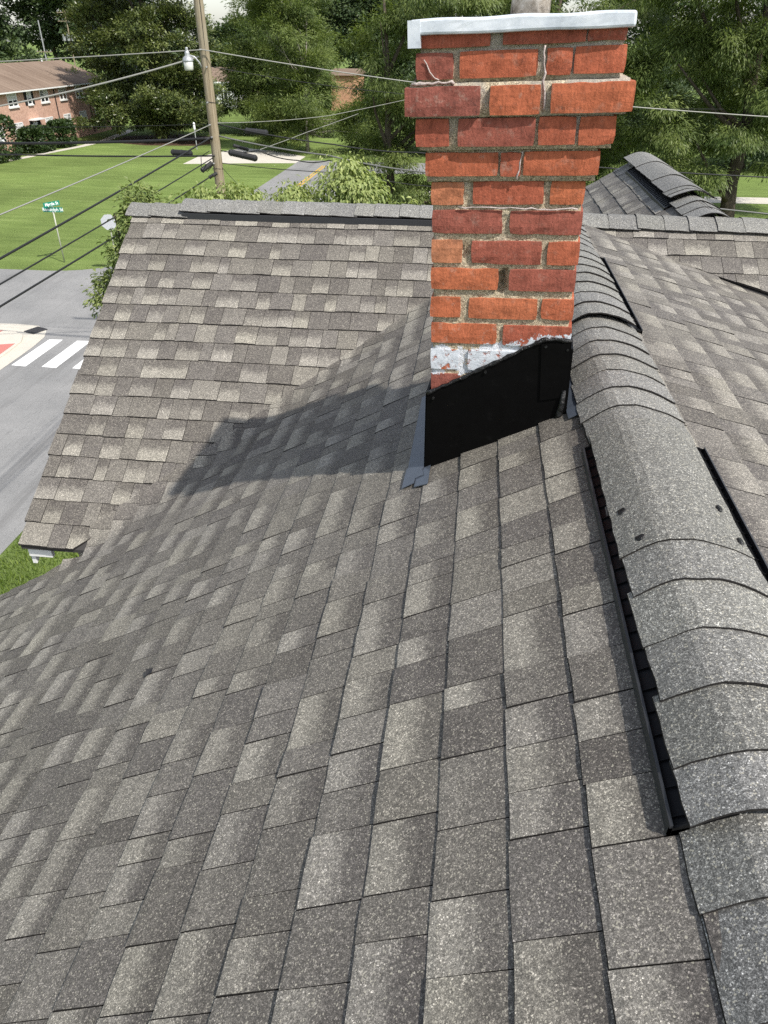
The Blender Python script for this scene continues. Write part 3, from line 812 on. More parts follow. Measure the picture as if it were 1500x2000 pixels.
def brick(x0, x1, y0, y1, z0, z1, R, tone=None, amp=.0011):
    """a worn brick: rounded, chipped box"""
    bm = bmesh.new()
    nx = max(2, int((x1 - x0) / .035)); ny = max(2, int((y1 - y0) / .035)); nz = 3
    rough_box(bm, x0, x1, y0, y1, z0, z1, nx, ny, nz, amp, R)
    cx, cy, cz = (x0 + x1) / 2, (y0 + y1) / 2, (z0 + z1) / 2
    hx, hy, hz = (x1 - x0) / 2, (y1 - y0) / 2, (z1 - z0) / 2
    for v in bm.verts:                                # round off corners, chip some
        ex, ey, ez = [max(0, 1 - (h - abs(c)) / .006) for c, h in ((v.co.x - cx, hx), (v.co.y - cy, hy), (v.co.z - cz, hz))]
        m_ = sorted((ex, ey, ez))[1]; third = min(ex, ey, ez)
        pull = .0012 * m_ + .0012 * third
        if m_ > .6 and R.random() < .08: pull += R.uniform(.001, .0035)
        v.co.x -= math.copysign(pull * (ex > .5), v.co.x - cx); v.co.y -= math.copysign(pull * (ey > .5), v.co.y - cy); v.co.z -= math.copysign(pull * (ez > .5), v.co.z - cz)
    me = bpy.data.meshes.new("brick"); bm.to_mesh(me); bm.free(); me.materials.append(M_BRICK)
    at = me.attributes.new("tone", 'FLOAT_VECTOR', 'POINT')
    tv = np.tile(np.array([tone if tone is not None else R.uniform(.15, .85), R.random() ** 2, 0], dtype=np.float32), (len(me.vertices), 1))
    at.data.foreach_set("vector", tv.ravel())
    return link(bpy.data.objects.new("brick", me), chim)
FT = {(0, 0): .30, (0, 1): .25, (0, 2): .2, (1, 0): .08, (1, 1): .50, (1, 2): .45, (1, 3): .48, (2, 0): .03, (2, 1): .60, (2, 2): .62, (3, 0): .30, (3, 1): .12, (3, 2): .42, (3, 3): .52, (4, 0): .55, (4, 1): .4, (4, 2): .58,
      (5, 0): .9, (5, 1): .40, (5, 2): .72, (6, 0): .10, (6, 1): .12, (7, 0): .97, (7, 1): .18, (7, 2): .5, (8, 0): .72, (8, 1): .15, (9, 0): .70, (9, 1): .74, (9, 2): .6, (10, 0): .66, (10, 1): .33, (12, 0): .05}
for ci, (za, zb, ov, fb) in enumerate(COURSES):
    Rb = random.Random(100 + ci)
    xl, xr = fb[0][0], fb[-1][1]
    for bi, (x0, x1) in enumerate(fb):
        j = Rb.uniform(-.0022, .0012); dz = Rb.uniform(-.002, .002)
        brick(x0, x1, -ov + j, -ov + .098, za + dz, zb + dz, Rb, FT.get((ci, bi)))
    # side and back faces
    for side in (0, 1):
        y = -ov + .110; k = 0
        while y < DEP + ov - .03:
            ln = .205 if (k or ci % 2) else .098
            e = min(DEP + ov, y + ln)
            if DEP + ov - e < .06: e = DEP + ov
            if side == 0: brick(xl, xl + .095, y, e, za, zb, Rb)
            else: brick(xr - .095, xr, y, e, za, zb, Rb)
            y = e + .014; k += 1
    x = xl + .110
    while x < xr - .12:
        e = min(xr - .108, x + .205); brick(x, e, DEP + ov - .097, DEP + ov, za, zb, Rb); x = e + .014
# crown: white painted slab with a turned-down lip, uneven
bm = bmesh.new()
rough_box(bm, -.030, .528, -.052, DEP + .055, 1.306, 1.341, 24, 26, 3, .0005, Rc)
me = bpy.data.meshes.new("crown"); 
for v in bm.verts:
    if v.co.z > 1.337: v.co.z += .008 * math.sin(3.14 * (v.co.x + .03) / .56) * math.sin(3.14 * (v.co.y + .05) / .8) + .0015 * math.sin(v.co.x * 31)
    if v.co.z < 1.31: v.co.z += .0008 * math.sin(v.co.x * 23 + 1)
bm.to_mesh(me); bm.free(); me.materials.append(M_CROWN)
crown = link(bpy.data.objects.new("crown", me), chim)
md = crown.modifiers.new("bevel", 'BEVEL'); md.width = .006; md.segments = 2; md.limit_method = 'ANGLE'; md.angle_limit = math.radians(50)
mb = MB(); mb.box(-.034, -.002, -.055, .06, 1.279, 1.339); mb.build("crown_flap", M_CROWN, chim)
mb = MB()
mb.tube([(.262, .30, 1.33), (.268, .30, 1.42), (.275, .30, 1.60)], [.056, .055, .060], 20); mb.build("flue", M_FLUE, chim, smooth=True)
# front flashing: folded black sheet with sealed top edge, a patch at the right
def slab(name, pts, y0, y1, m, parent):
    n = len(pts); V = [(x, y1, z) for x, z in pts] + [(x, y0, z) for x, z in pts]
    F = [tuple(range(n, 2 * n)), tuple(reversed(range(n)))] + [(i, (i + 1) % n, n + (i + 1) % n, n + i) for i in range(n)]
    return mesh_obj(name, V, F, m, parent)
fl_top = [(.010, .300), (.06, .328), (.134, .366), (.186, .394), (.27, .440), (.350, .484), (.372, .497), (.415, .500), (.462, .498)]
fl = slab("flashing", [(-.001, -.006), (.20, .095), (.40, .188), (.470, .221), (.470, .350)] + fl_top[::-1], -.0075, -.0045, M_FLASH, chim)
slab("flashing_patch", [(.381, .296), (.463, .312), (.459, .492), (.371, .487)], -.0125, -.0078, M_FLASH, chim)
mb = MB(); mb.tube([(x + .0, -.008 + Rc.uniform(-.001, .001), z + Rc.uniform(-.002, .002)) for x, z in [(a0[0] + (b0[0] - a0[0]) * t / 4, a0[1] + (b0[1] - a0[1]) * t / 4) for a0, b0 in zip(fl_top[:-1], fl_top[1:]) for t in range(4)] + [fl_top[-1]]], [Rc.uniform(.0045, .0085) for _ in range(33)], 8)
mb.build("sealant_bead", M_SEAL, chim, smooth=True)
mb = MB(); mb.tube([(-.001, -.010, -.006), (.20, -.010, .095), (.40, -.010, .188), (.47, -.010, .221)], .0035, 6); mb.build("flashing_hem", M_SEAL, chim)
mb = MB(); mb.tube([(.455, -.012, .335), (.452, -.013, .29), (.447, -.012, .25), (.442, -.011, .222)], [.006, .010, .011, .013], 8); mb.build("sealant_bead", M_SEAL, chim, smooth=True)
for (x, z) in [(.030, .285), (.385, .478), (.452, .470), (.20, .385), (.452, .33)]:
    mb = MB(); mb.tube([(x, -.006, z), (x, -.0145, z)], [.0055, .0042], 8); mb.build("nail_head", M_SEAL, chim)
# side flashings: sheet turned up on the brick, apron lying on the shingles
slab("side_flashing", [(0, 0)] * 0 or [(-.004, -.02), (.012, -.02), (.012, .30), (.004, .30)], -.004, DEP - .02, M_FLASH, chim)
slab("side_flashing", [(.462, .20), (.470, .20), (.470, .47), (.462, .47)], -.003, DEP - .02, M_FLASH, chim)
def roof_plate(name, poly, dz, m, zf):
    n = len(poly); V = [(x, y, zf(x, y) + dz) for x, y in poly] + [(x, y, zf(x, y) + dz - .003) for x, y in poly]
    return mesh_obj(name, V, [tuple(range(n)), tuple(reversed(range(n, 2 * n)))] + [(i, n + i, n + (i + 1) % n, (i + 1) % n) for i in range(n)], m, house)
zf1 = lambda x, y: z1(x)
roof_plate("apron_flashing", [(-.120, 2.20), (-.128, 2.245), (-.110, 2.29), (-.095, 2.92), (-.178, 2.92), (-.183, 2.30), (-.188, 2.295), (-.193, 2.165), (-.150, 2.168), (-.149, 2.20)], .0205, M_STEEL, zf1)
roof_plate("apron_flashing", [(-.100, 2.128), (-.098, 2.27), (-.148, 2.27), (-.148, 2.145)], .0165, M_STEEL, zf1)
roof_plate("apron_flashing", [(.372, 2.165), (.376, 2.55), (.330, 2.52), (.340, 2.165)], .020, M_STEEL, zf1)
# cloudy silicone smeared into the upper joints
def smear(pts, w0, w1, y):
    mb = MB(); mb.tube([(x, y + Rc.uniform(-.001, .001), z) for x, z in pts], [Rc.uniform(w0, w1) * .62 for _ in pts], 6); mb.build("silicone_smear", M_SILI, chim, smooth=True)
def wig(x0, z0, x1, z1_, n=9, a_=.004): return [(x0 + (x1 - x0) * i / n + Rc.uniform(-a_, a_), z0 + (z1_ - z0) * i / n + Rc.uniform(-a_, a_)) for i in range(n + 1)]
smear(wig(.313, 1.272, .322, 1.128, 12), .003, .007, -.036)
smear(wig(-.030, 1.199, .090, 1.198, 10, .004), .004, .009, -.038)
smear(wig(.275, 1.030, .262, .960, 8, .003), .002, .005, -.016)
smear(wig(.10, .884, .440, .880, 18, .003), .002, .0045, -.003)
smear([(.005, 1.253), (.012, 1.243), (.020, 1.225), (.033, 1.211), (.045, 1.206)], .0022, .0034, -.0325)

# ================================================================== TREES AND SHRUBS
def leaf_mesh(name, P, D, N, L, W, lc, m, parent, fold=.25, six=False):
    """P base points, D long axes, N leaf normals, L lengths, W widths: one small folded face pair per leaf"""
    P = P.astype(np.float32); S = np.cross(D, N); S /= np.linalg.norm(S, axis=1, keepdims=True) + 1e-9
    N = np.cross(S, D)
    n = len(P); L = L[:, None]; W = W[:, None]
    mid = P + D * L * .45
    if six:                                             # folded, curling leaf: base, two mid sides, two tip sides, tip
        up = N * W * fold
        V = np.stack([P, mid + S * W * .5 + up, mid, mid - S * W * .5 + up, P + D * L * .80 + S * W * .28 - N * L * .10 + up * .5, P + D * L * .80 - N * L * .12, P + D * L * .80 - S * W * .28 - N * L * .10 + up * .5, P + D * L * .97 - N * L * .24], 1).reshape(-1, 3)
        q = np.array([[0, 1, 2, 2], [0, 2, 3, 3], [1, 4, 5, 2], [2, 5, 6, 3], [4, 7, 5, 5], [5, 7, 6, 6]])
        k = 8
        base = (np.arange(n) * k)[:, None, None]
        polys = (q[None] + base).reshape(-1, 4)
        tri = np.array([0, 1, 4, 5] * 1); mask = np.tile(np.array([1, 1, 0, 0, 1, 1], bool), n)
        loops = []; 
        counts = np.where(mask, 3, 4); starts = np.concatenate([[0], np.cumsum(counts)[:-1]])
        keep = np.ones((len(polys), 4), bool); keep[mask, 3] = False
        loops = polys[keep]
    else:
        V = np.stack([P, mid + S * W * .5, P + D * L, mid - S * W * .5 + N * W * fold], 1).reshape(-1, 3)
        k = 4; loops = np.arange(n * 4); counts = np.full(n, 4); starts = np.arange(n) * 4
    me = bpy.data.meshes.new(name)
    me.vertices.add(len(V)); me.vertices.foreach_set("co", V.astype(np.float32).ravel())
    me.loops.add(len(loops)); me.loops.foreach_set("vertex_index", loops.astype(np.int32))
    me.polygons.add(len(counts)); me.polygons.foreach_set("loop_start", starts.astype(np.int32)); me.polygons.foreach_set("loop_total", counts.astype(np.int32))
    me.update(calc_edges=True)
    at = me.attributes.new("lc", 'FLOAT_VECTOR', 'POINT')
    at.data.foreach_set("vector", np.repeat(lc.astype(np.float32), k, axis=0).ravel())
    me.materials.append(m)
    return link(bpy.data.objects.new(name, me), parent)
def unit(v): return v / (np.linalg.norm(v, axis=1, keepdims=True) + 1e-9)
def lobes_to_clumps(lobes, n, g_, shell=.35, low=-.75, bough=None):
    if bough:
        nb_, rb = bough; B, UB = lobes_to_clumps(lobes, nb_, g_, shell, low)
        idx = g_.integers(nb_, size=n); sc = g_.uniform(.6, 1.35, nb_)[idx][:, None]
        u = unit(g_.normal(size=(n, 3))); r = g_.random(n) ** .4
        d_ = u * r[:, None] * np.array([1, 1, .45]) * rb * sc
        d_[:, 2] -= .22 * (d_[:, 0] ** 2 + d_[:, 1] ** 2) / rb
        return B[idx] + d_, unit(UB[idx] + u * .6)
    w_ = np.array([(l[3] * l[4] + l[4] * l[5] + l[3] * l[5]) for l in lobes]); w_ = w_ / w_.sum()
    idx = g_.choice(len(lobes), n, p=w_); u = unit(g_.normal(size=(n, 3)))
    u[:, 2] = np.where(u[:, 2] < low, -u[:, 2], u[:, 2])
    r = g_.random(n) ** shell
    Lb = np.array(lobes)[idx]
    return Lb[:, :3] + u * r[:, None] * Lb[:, 3:6], u
def tree(name, label, loc, lobes, clumps, per, spread, lsize, aspect, m, trunk_r, seed, droop=.3, group=None, cat="tree", six=False, limbs=10, bark_m=None, shell=.35, trunk_top=None, low=-.75, extra=None, topbias=1.0, zf=.5, bough=None):
    g_ = np.random.default_rng(seed)
    root = empty(name, loc); tag(root, label, cat, group)
    C, U = lobes_to_clumps(lobes, clumps, g_, shell, low, bough)
    # trunk with limbs reaching into the crown
    mb = MB(); top = trunk_top or max(l[2] for l in lobes)
    path = [(0, 0, 0)]; n = 6
    dx, dy = g_.normal(0, .05 * top, 2)
    for i in range(1, n + 1): path.append((dx * (i / n) ** 2 + g_.normal(0, trunk_r * .25), dy * (i / n) ** 2 + g_.normal(0, trunk_r * .25), top * i / n))
    mb.tube(path, [trunk_r * 1.35] + [trunk_r * (1 - .8 * i / n) for i in range(1, n + 1)], 9)
    for i in range(limbs):
        tgt = C[g_.integers(len(C))]; h0 = min(max(tgt[2] * g_.uniform(.45, .75), top * .15), top * .95)
        j = min(n - 1, int(h0 / top * n)); f_ = h0 / top * n - j
        a_ = np.array(path[j]) * (1 - f_) + np.array(path[j + 1]) * f_
        mid = a_ * .5 + tgt * .5 + g_.normal(0, .04 * top, 3) * .6
        mb.tube([a_, a_ * .6 + mid * .4, mid, tgt], [trunk_r * .42, trunk_r * .32, trunk_r * .2, trunk_r * .06], 6)
    mb.build("trunk", bark_m or M_BARK, root, smooth=True)
    cs = g_.uniform(.55, 1.25, len(C)); cb = g_.normal(.42, .16, len(C))
    idx = np.repeat(np.arange(len(C)), per); nL = len(idx)
    off = g_.normal(size=(nL, 3)) * np.array([1, 1, zf]) * spread * cs[idx][:, None]
    P = C[idx] + off
    D = unit(U[idx] * .7 + unit(off) * .8 + g_.normal(size=(nL, 3)) * .40 + np.array([0, 0, -droop]))
    N = unit(np.array([0, 0, 1.0]) + U[idx] * .6 + g_.normal(size=(nL, 3)) * .36)
    hgt = off[:, 2] / (spread * cs[idx] + 1e-6)  # leaves higher in their clump take a paler colour
    lc = np.stack([np.clip(cb[idx] + .14 * hgt * topbias + g_.normal(0, .10, nL), 0, 1), g_.uniform(.25, .75, nL), g_.random(nL)], 1)
    Ls = lsize * g_.uniform(.6, 1.25, nL)
    leaf_mesh("crown", P, D, N, Ls, Ls * aspect * g_.uniform(.8, 1.2, nL), lc, m, root, six=six)
    if extra: extra(root, C, U, g_)
    return root
# --- the southern magnolia on the lawn, with creamy flowers
def blossoms(root, C, U, g_):
    mb = MB(); k = 0
    for i in range(len(C)):
        if U[i][1] < -.25 and k < 26 and g_.random() < .25:
            p_ = C[i] + U[i] * .9; k += 1
            for j in range(5):
                an = j * 1.256; r = .15
                a_ = Vector((math.cos(an), math.sin(an), .5)) * r; b_ = Vector((math.cos(an + .9), math.sin(an + .9), .5)) * r
                q = Vector(p_); mb.add([q, q + a_, q + (a_ + b_) * .8, q + b_], [(0, 1, 2, 3)])
    o = mb.build("blossoms", M_FLOWER, root); o["kind"] = "stuff"
tree("magnolia_tree", "broad dark evergreen tree with creamy flowers beside the brick apartment block", (-38.5, 95, 0),
     [(0, 0, 7.5, 7.2, 6, 6.5), (-3.8, -1, 4.6, 5.2, 5, 3.8), (3.2, -1, 4.4, 4.0, 5, 3.6), (.5, 0, 13.0, 5.6, 5, 5.5), (-1.5, 0, 18, 4, 4, 4), (-5.2, 0, 10, 3.2, 3.5, 4), (4.2, 0, 10, 2.6, 3.5, 4), (-4.5, -2, 2.9, 4.6, 4, 2.2), (3.6, -2, 2.8, 3.8, 4, 2.2), (0, 2, 3.2, 5, 4, 2.4)],
     2100, 62, .42, .38, .42, M_LF_MAG, .55, 31, droop=.05, bough=(270, 1.5), shell=.28, extra=blossoms, limbs=14)
# --- willow oaks and other trees along the street behind the roof
OK_G = "fine-leaved trees behind the roof"
tree("oak_tree", "tall fine-leaved tree standing just right of the wooden utility pole across the street", (-25.5, 104, 0),
     [(0, 0, 6.5, 7, 6, 5.6), (-1, 0, 12, 5.6, 6, 4.4), (-5.5, 0, 4.0, 3.6, 5, 3.6), (2.6, 0, 7, 3.4, 5, 5.5), (2.4, 0, 14.5, 4.6, 5, 3.6), (-4.0, -2, 1.9, 4.2, 4, 2.0), (3, -2, 2.0, 4.2, 4, 2.2), (-4.8, 0, 7.0, 3.0, 4, 3.2)], 860, 140, .55, .40, .24, M_LF_OAK, .45, 32, shell=.28, zf=.6, bough=(120, 1.7), droop=.45, group=OK_G)
tree("oak_tree", "thin-stemmed loose green thicket tree rising beyond the bend of the yellow-lined street", (-18.4, 85, 0),
     [(-.4, 0, 5, 3.6, 4, 4.8), (-.8, 0, 10.2, 3.8, 4, 3.6), (-2, 0, 13, 3.6, 4, 3.0), (5.2, 0, 1.9, 3.6, 3, 2.2), (-2.6, -1, 2.5, 2.6, 3, 2.4), (8.6, 0, 3.0, 3.6, 3, 3.4), (1.5, -1, 1.8, 4, 3, 2.0)], 620, 130, .48, .36, .24, M_LF_OAK, .18, 33, shell=.3, zf=.6, bough=(95, 1.4), droop=.4, group=OK_G, limbs=22, bark_m=M_TWIG)
tree("oak_tree", "dark round-headed tree in the distance above the glimpse of orange brick wall", (-15.5, 118, 0),
     [(0, 0, 10.4, 6.5, 6, 3.6), (-4, 0, 13.5, 6, 6, 4.5), (4, 0, 15, 7, 6, 5.0), (5.5, 0, 7, 4, 5, 5)], 900, 44, .9, .55, .5, M_LF_FAR, .5, 34, droop=.1, group=OK_G)
tree("oak_tree", "drooping fine-leaved tree directly left of the chimney behind the ridge", (-4.9, 44, 0),
     [(.8, 0, 4.2, 3.4, 3, 4.0), (1.0, 0, 8.6, 3.3, 3, 3.6), (1.8, 0, 12.2, 3.8, 3.4, 3.2), (-.9, -.5, 3.6, 2.4, 2.6, 2.8), (3.5, 0, 5.5, 3.4, 3, 5), (-1.0, -1, 1.5, 3.2, 3, 1.6), (2.5, -1, 1.6, 3.2, 3, 1.7)], 620, 190, .32, .24, .20, M_LF_OAK, .3, 35, droop=.95, shell=.25, zf=.6, bough=(88, 1.0), group=OK_G)
tree("oak_tree", "large dark fine-leaved tree filling the space right of the chimney, thick trunk showing", (12.9, 41.5, 0),
     [(-1.0, 0, 8.2, 4.6, 4, 3.6), (0, 0, 12.5, 5.2, 4.5, 4.2), (-5.2, 0, 6.0, 3.0, 3.4, 4.6), (3.8, 0, 9.0, 3.4, 4, 3.6), (-4, 0, 11, 4, 4, 4), (-2.4, -1, 4.7, 2.6, 2.5, 1.6), (1.5, 1, 6.6, 4, 3, 2.0), (4.5, 0, 12, 4, 4, 4)], 1050, 200, .34, .24, .20, M_LF_OAK, .46, 36, droop=.9, shell=.25, zf=.6, bough=(150, 1.2), group=OK_G, trunk_top=13)
tree("oak_tree", "deep-shaded fine-leaved tree behind the chimney above the far gable roof", (3.2, 47, 0),
     [(0, 0, 7, 4.6, 4, 6.4), (2, 0, 13, 5, 4, 4), (4.2, 0, 4.0, 3.0, 3, 3.4), (6.5, 1, 7.5, 4, 3, 4)], 700, 180, .36, .25, .20, M_LF_OAK, .4, 37, shell=.25, zf=.6, droop=.8, group=OK_G, bough=(105, 1.2))
tree("oak_tree", "dark tree at the right edge of the picture beyond the thick trunk", (22.5, 56, 0),
     [(-1, 0, 9.4, 5.5, 5, 4.2), (0, 0, 14, 6, 5, 4)], 360, 130, .5, .32, .22, M_LF_OAK, .45, 38, shell=.25, zf=.6, bough=(55, 1.6), droop=.5, group=OK_G)
UG = "shaded understorey trees beyond the right-hand lawn"
for i, (x, y, h, r, lb) in enumerate([(15, 84, 7.5, 5, "low dark tree beyond the lawn left of the thick trunk"), (25, 80, 8.0, 5.5, "low dark tree beyond the lawn right of the thick trunk"), (6, 82, 8, 5, "low dark tree behind the far gable roof"), (-4, 86, 9, 5, "low dark tree beyond the street end left of the chimney"), (34, 86, 8.5, 6, "low dark tree past the right edge of the lawn")]):
    tree("understorey_tree", lb, (x, y, 0), [(0, 0, h * .45, r, r * .7, h * .42), (r * .3, 0, h * .75, r * .6, r * .6, h * .3)], 420, 70, .8, .45, .38, M_LF_FAR, .25, 700 + i, droop=.3, group=UG, limbs=5, zf=.4)
# --- far trees closing the view
FG = "distant trees closing the horizon"
far = [(-112, 140, 34, 14, "tall dark tree in the far top left corner above the brown roof"), (-97, 135, 31, 12, "second tall tree from the left edge above the brown roof"),
       (-84, 160, 27, 12, "hazy distant tree behind the two far utility poles"), (-70, 158, 26, 11, "hazy distant tree just left of the flowering evergreen"),
       (-60, 150, 13, 8, "low distant tree hidden partly behind the flowering evergreen"), (-47.5, 158, 12.5, 7, "low distant tree under the small gap of sky beside the utility pole"),
       (-36, 150, 17, 8, "distant tree right of the small gap of sky"), (-24, 165, 22, 9, "tall distant tree at the top left of the chimney group"), (-9, 160, 21, 10, "tall distant tree behind the crown of the chimney, left side"),
       (8, 150, 21, 10, "tall distant tree hidden behind the chimney"), (26, 140, 20, 11, "tall distant tree between chimney and right edge"), (46, 135, 20, 11, "tall distant tree at the far right edge"), (-135, 165, 34, 14, "tall distant tree outside the left edge")]
for i, (x, y, h, r, lb) in enumerate(far):
    g_ = random.Random(400 + i)
    lob = [(0, 0, h * .35, r, r * .8, h * .36), (g_.uniform(-2, 2), 0, h * .66, r * .85, r * .8, h * .30), (g_.uniform(-r, r) * .5, -1, h * .5, r * .6, r * .6, h * .25), (g_.uniform(-r, r) * .5, 0, h * .82, r * .5, r * .5, h * .18)]
    tree("distant_tree", lb, (x, y, 0), lob, 620, 36, .85, .80, .55, M_LF_FAR, .5, 500 + i, droop=.15, bough=(70, 2.4), group=FG, limbs=6)
# --- clipped shrubs by the apartment block
def shrub(name, label, loc, lobes, n, size, m, seed, group=None):
    g_ = np.random.default_rng(seed); root = empty(name, loc); tag(root, label, "shrub", group)
    idx = g_.integers(len(lobes), size=n); Lb = np.array(lobes)[idx]
    u = unit(g_.normal(size=(n, 3))); box = np.sign(u) * np.abs(u) ** .55; box[:, 2] = np.where(box[:, 2] < -.9, -box[:, 2], box[:, 2])
    P = Lb[:, :3] + box * Lb[:, 3:6] * (g_.random(n) ** .12)[:, None]
    D = unit(u + g_.normal(size=(n, 3)) * .6); N = unit(u + g_.normal(size=(n, 3)) * .5 + np.array([0, 0, .4]))
    lc = np.stack([np.clip(g_.normal(.4, .22, n), 0, 1), g_.random(n), g_.random(n)], 1); Ls = size * g_.uniform(.6, 1.3, n)
    leaf_mesh("foliage", P, D, N, Ls, Ls * .6, lc, m, root)
    mb = MB()
    for k in range(5): 
        q = Lb[k * 3]; mb.tube([(q[0] * .5, q[1] * .5, 0), (q[0], q[1], q[2]), (q[0] * 1.05, q[1], q[2] + q[5] * .6)], [.06, .04, .02], 5)
    mb.build("stem", M_BARK, root)
    return root
shrub("clipped_shrub", "large rounded dark shrub at the left edge in front of the brick block", (-48.2, 74.6, 0), [(0, 0, 1.9, 2.4, 2.6, 2.1), (-1, 0, 3.1, 1.6, 2.2, 1.1)], 9000, .30, M_LF_HEDGE, 61, "clipped shrubs before the brick block")
shrub("clipped_shrub", "wide boxy dark hedge under the lower windows of the brick block", (-47.2, 81.8, 0), [(0, 0, 1.15, 1.3, 1.9, 1.2)], 7000, .28, M_LF_HEDGE, 62, "clipped shrubs before the brick block")
shrub("clipped_shrub", "smaller rounded hedge right of the wide boxy hedge by the brick block", (-46.6, 86.2, 0), [(0, 0, 1.25, 1.1, 1.5, 1.35)], 6000, .28, M_LF_HEDGE, 63, "clipped shrubs before the brick block")
# --- small drooping-leaved trees close behind the gable
DG = "small light green trees behind the roof ridge"
tree("dogwood_tree", "light green drooping dogwood rising behind the ridge over the street", (-2.45, 14, 0),
     [(.02, 0, 8.02, .55, .6, .45), (-.85, 0, 8.05, .42, .4, .13), (.42, 0, 8.15, .34, .4, .26), (.0, .2, 8.50, .30, .35, .22), (.1, 0, 7.5, .6, .7, .5), (0, 0, 6.6, 1.0, 1.0, .6)], 400, 36, .13, .092, .46, M_LF_DOG, .09, 41, droop=1.3, group=DG, six=True, limbs=16, bark_m=M_TWIG, trunk_top=8.0)
tree("dogwood_tree", "small light green dogwood top close beside the left edge of the chimney", (-1.42, 13.6, 0),
     [(0, 0, 7.72, .34, .4, .34), (.25, 0, 7.55, .30, .3, .24), (-.1, 0, 6.8, .7, .7, .6)], 170, 34, .11, .09, .46, M_LF_DOG, .06, 42, droop=1.3, group=DG, six=True, limbs=9, bark_m=M_TWIG, trunk_top=7.6)
tree("dogwood_tree", "yellow-green dogwood top in front of the foot of the utility pole", (-4.75, 14.2, 0),
     [(-.45, 0, 7.80, .55, .5, .30), (.32, 0, 7.92, .42, .4, .32), (0, 0, 7.0, .9, .9, .6)], 190, 34, .12, .098, .46, M_LF_DOG, .07, 43, droop=1.2, group=DG, six=True, limbs=9, bark_m=M_TWIG, trunk_top=7.7)
tree("sapling", "upright small-leaved sapling beside the left gable edge, half hiding the stop sign", (-6.55, 14.2, 0),
     [(.20, 0, 7.60, .40, .4, .55), (-.15, 0, 6.8, .55, .5, .55), (-.55, 0, 6.0, .60, .5, .50), (.3, 0, 6.4, .5, .5, .8), (-.1, 0, 4.9, .7, .7, .7), (.0, 0, 3.9, .8, .8, .7)], 640, 34, .12, .10, .5, M_LF_SAP, .07, 44, droop=.5, six=True, limbs=18, trunk_top=7.6, shell=.5)
# --- rough grass beside the street, near the house
n = 14000; g_ = np.random.default_rng(77)
P = np.stack([g_.uniform(-10.72, -6.5, n), g_.uniform(8.5, 16.5, n), np.zeros(n)], 1)
D = unit(np.stack([g_.normal(0, .4, n), g_.normal(0, .4, n), np.ones(n)], 1)); N = unit(g_.normal(size=(n, 3)))
Ls = g_.uniform(.06, .20, n); lc = np.stack([np.clip(g_.normal(.5, .25, n), 0, 1), g_.random(n), g_.random(n)], 1)
tag(leaf_mesh("grass", P, D, N, Ls, Ls * .13, lc, M_GRASSB, None), "rough green verge grass below the eave beside the street", "grass", kind="stuff")

# ================================================================== BUILDINGS BEHIND
def far_brick(name, c0, c1):
    t = NT(name, .9, .12); P = t.sep(t.pos())
    cb = t.node('ShaderNodeCombineXYZ'); t.l.new(t.math('ADD', P[0], P[1]), cb.inputs[0]); t.l.new(P[2], cb.inputs[1])
    b = t.node('ShaderNodeTexBrick'); t.l.new(cb.outputs[0], b.inputs['Vector']); b.inputs['Scale'].default_value = 1.0
    b.inputs['Brick Width'].default_value = .22; b.inputs['Row Height'].default_value = .075; b.inputs['Mortar Size'].default_value = .008
    b.inputs['Color1'].default_value = c0 + (1,); b.inputs['Color2'].default_value = c1 + (1,); b.inputs['Mortar'].default_value = (.46, .36, .29, 1)
    n = t.noise(3.2, 5, .7, t.pos())
    t.color(t.mix(1.0, b.outputs['Color'], t.ramp(n, [(.3, .82), (.7, 1.15)]), 'MULTIPLY')); return t.m
M_BFAR = far_brick("salmon_brick", (.46, .26, .19), (.56, .345, .26))
M_BFAR2 = far_brick("orange_brick", (.50, .235, .13), (.60, .31, .18))
def far_roof():
    t = NT("brown_shingle_far", .95, .1); P = t.pos()
    mp = t.node('ShaderNodeMapping'); mp.inputs['Scale'].default_value = (.25, 1.6, .25); t.l.new(P, mp.inputs[0])
    n = t.noise(.9, 5, .6, mp.outputs[0]); n2 = t.noise(7, 3, .7, P)
    c = t.ramp(n, [(.3, (.155, .112, .084)), (.7, (.240, .182, .140))])
    t.color(t.mix(1.0, c, t.ramp(n2, [(.3, .8), (.7, 1.2)]), 'MULTIPLY')); return t.m
M_RFAR = far_roof()
M_GLASS = plain("window_glass", (.018, .022, .026), .12, .6)
M_SHUT = plain("dark_shutter", (.02, .02, .022), .6)
M_BLIND = plain("white_blind", (.55, .55, .52), .7)
FX = -49.0
ab = empty("apartment_block", (FX, 84, 0)); tag(ab, "two-storey salmon brick apartment block with brown roof and white sash windows", "building")
def lb(m_, name, x0, x1, y0, y1, z0, z1, parent, mat_):
    mb = MB(); mb.box(x0, x1, y0 - 84, y1 - 84, z0, z1); return mb.build(name, mat_, parent)
lb(None, "wall", -11, 0, 58, 104, 0, 5.62, ab, M_BFAR)
mb = MB(); mb.add([(-5.5, 57.5 - 84, 7.85), (.55, 57.5 - 84, 5.66), (.55, 104.6 - 84, 5.66), (-5.5, 104.6 - 84, 7.85), (-11.5, 57.5 - 84, 5.66), (-11.5, 104.6 - 84, 5.66),
     (.55, 57.5 - 84, 5.54), (.55, 104.6 - 84, 5.54), (-11.5, 57.5 - 84, 5.54), (-11.5, 104.6 - 84, 5.54)],
     [(0, 1, 2, 3), (0, 3, 5, 4), (1, 6, 7, 2), (4, 5, 9, 8), (6, 8, 9, 7), (0, 4, 8, 6, 1), (3, 2, 7, 9, 5)])
rf = mb.build("roof", M_RFAR, ab)
mb = MB(); mb.box(.56, .66, 57.5 - 84, 104.6 - 84, 5.50, 5.62); mb.build("gutter", M_WHITE, rf)
